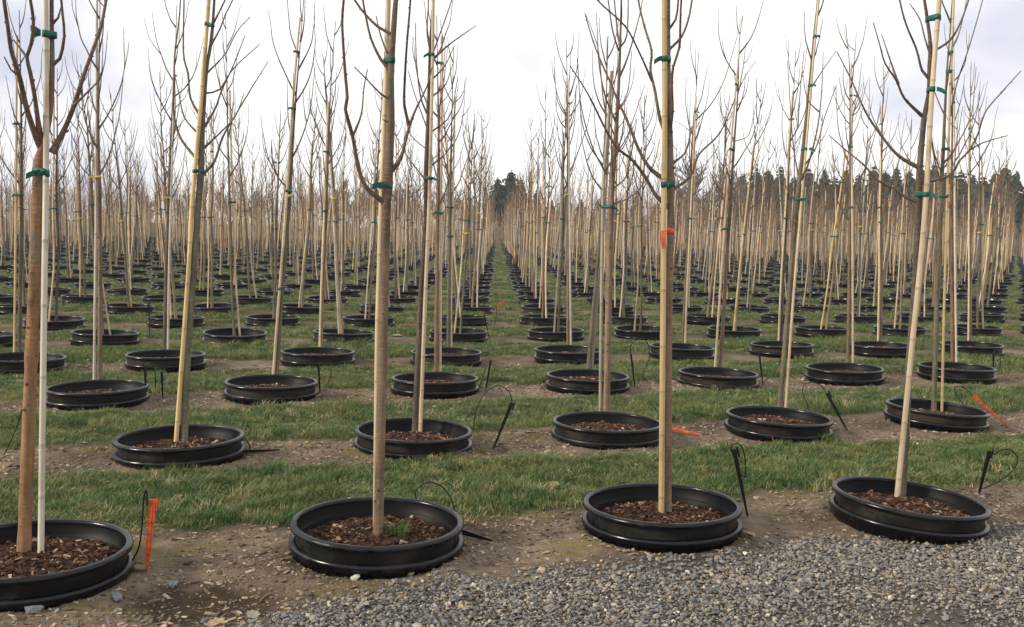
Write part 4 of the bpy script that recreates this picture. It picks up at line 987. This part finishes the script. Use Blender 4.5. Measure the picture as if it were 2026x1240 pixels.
cx = [(1062, 360), (1092, 372), (1118, 362), (1150, 372), (1185, 366), (1222, 372), (1262, 360), (1300, 368), (1345, 352), (1440, 352), (1468, 328), (1497, 322), (1520, 330), (1545, 312), (1572, 338), (1600, 330), (1632, 318), (1652, 336), (1675, 322), (1700, 330), (1730, 326), (1752, 340), (1775, 318), (1800, 336), (1826, 330), (1850, 322), (1876, 334), (1902, 338), (1925, 330), (1945, 346), (1968, 336), (1990, 322), (2012, 322), (2045, 330), (2090, 335)]
cx = [(q[0], q[1] + (18 if q[0] < 1360 else 0)) for q in cx]
for i, (px, yt) in enumerate(cx):
    if px > 2026: lb = ['dark conifer touching the far right frame edge', 'dark conifer outermost beyond the right frame edge'][px > 2060]
    else: lb = 'dark conifer, %s from the aisle in the line beyond the field right side' % (NTH[i] if i < 22 else ['twenty-third', 'twenty-fourth', 'twenty-fifth', 'twenty-sixth', 'twenty-seventh', 'twenty-eighth', 'twenty-ninth', 'thirtieth', 'thirty-first', 'thirty-second', 'thirty-third'][i - 22])
    put_conifer(px, yt + rnd.uniform(-4, 16), rnd.uniform(116, 140), rnd.uniform(.8, 1.15), lb)

def bare_tree_mb(rnd, H, fine=3):
    tk = MB(); cw = MB()
    def grow(mb, p, d, L, r, dep):
        P = [p]; q = p.copy(); dd = d.copy()
        for i in range(4):
            dd = (dd + Vector((rnd.uniform(-.2, .2), rnd.uniform(-.2, .2), rnd.uniform(-.05, .2)))).normalized(); q = q + dd * L / 4; P.append(q.copy())
        mb.tube(P, [r * (1 - .12 * i) for i in range(5)], 4 if dep < 2 else 3, (.20, .185, .17))
        if dep >= fine + 1: return
        for k in range(rnd.randint(4, 5) if dep < 3 else 5):
            j = rnd.randint(1, 4); a = rnd.uniform(0, 6.28); nd_ = (dd + Vector((math.cos(a), math.sin(a), rnd.uniform(-.1, .5))) * rnd.uniform(.5, .9)).normalized()
            grow(cw, P[j], nd_, L * rnd.uniform(.5, .72), r * .58, dep + 1)
    grow(tk, Vector((0, 0, -.2)), Vector((0, 0, 1)), H * .42, H * .032, 0); return tk, cw
BT = []
for i in range(3):
    tk, cw = bare_tree_mb(rnd, 10); zt = max(v[2] for v in cw.v); BT.append((tk.mesh('trunk', M_twig), cw.mesh('crown', M_twig), zt))
def put_bare(px, ytop, Yd, wide, label):
    top = on_y(px, ytop, Yd); k = rnd.randrange(3); s_ = top.z / BT[k][2]
    o = ob('bare_tree', None, None, (top.x, Yd, 0), (0, 0, rnd.uniform(0, 6.28))); o.scale = (s_ * wide, s_ * wide, s_)
    tag(o, label, 'tree', 'leafless trees beyond the field'); ob('trunk', BT[k][0], o); ob('crown', BT[k][1], o)
put_bare(1392, 296, 111, 1.5, 'tallest leafless grey tree rising above the conifers right of centre')
put_bare(1352, 318, 118, 1.0, 'leafless grey tree just left of the tallest leafless one')
put_bare(1428, 322, 116, 1.0, 'leafless grey tree just right of the tallest leafless one')
for i, (px, yt) in enumerate([(40, 372), (120, 366), (205, 374), (290, 362), (370, 370), (450, 362), (520, 372), (590, 362), (655, 352), (705, 346), (745, 338), (785, 350), (825, 366), (880, 360), (925, 368)]):
    put_bare(px, yt, rnd.uniform(116, 130), 1.15, 'leafless grey tree, %s from the left frame edge beyond the field' % NTH[i])
# a bank of bare brush closes the far end of the field
mb = MB(); rb = random.Random(9)
for i in range(5200):
    X = rb.uniform(-75, 78); Y = rb.uniform(102.5, 112); h = rb.uniform(1.2, 3.6) * (.75 + .5 * float(vnoise(X * .35, Y * .2)))
    p = Vector((X, Y, -.1)); sh = rb.uniform(.7, 1.35); col = (.27 * sh, .205 * sh, .140 * sh)
    q = p + Vector((rb.gauss(0, .3), rb.gauss(0, .3), h)); mb.tube([p, p.lerp(q, .5) + Vector((rb.gauss(0, .1), 0, 0)), q], [.035, .022, .010], 3, col)
    for k in range(3):
        a = p.lerp(q, rb.uniform(.3, .8)); mb.tube([a, a + Vector((rb.gauss(0, .35), rb.gauss(0, .3), rb.uniform(.3, .9)))], [.018, .008], 3, col)
tag(ob('bare_brush', mb.mesh('bare_brush', M_twig)), 'bank of bare brown brush closing the far end of the field', 'brush', kind='stuff')

# ------------------------------------------------------------------ thin damp air over the field
hz = bpy.data.meshes.new('haze'); x0, x1, y0_, y1_, z0_, z1_ = -130, 130, -20, 165, -2.0, 20.0
hz.from_pydata([(x, y, z) for z in (z0_, z1_) for y in (y0_, y1_) for x in (x0, x1)], [], [(0, 2, 3, 1), (4, 5, 7, 6), (0, 1, 5, 4), (2, 6, 7, 3), (0, 4, 6, 2), (1, 3, 7, 5)])
M_hz = bpy.data.materials.new('haze'); M_hz.use_nodes = True; t = M_hz.node_tree; t.nodes.clear()
pv = nd(t, 'ShaderNodeVolumePrincipled'); pv.inputs['Density'].default_value = .0006; pv.inputs['Color'].default_value = (.93, .95, 1.0, 1)
mo = nd(t, 'ShaderNodeOutputMaterial'); lk(t, pv.outputs[0], mo.inputs['Volume']); hz.materials.append(M_hz)
tag(ob('haze', hz), 'thin pale damp haze hanging over the whole field', 'haze', kind='stuff')
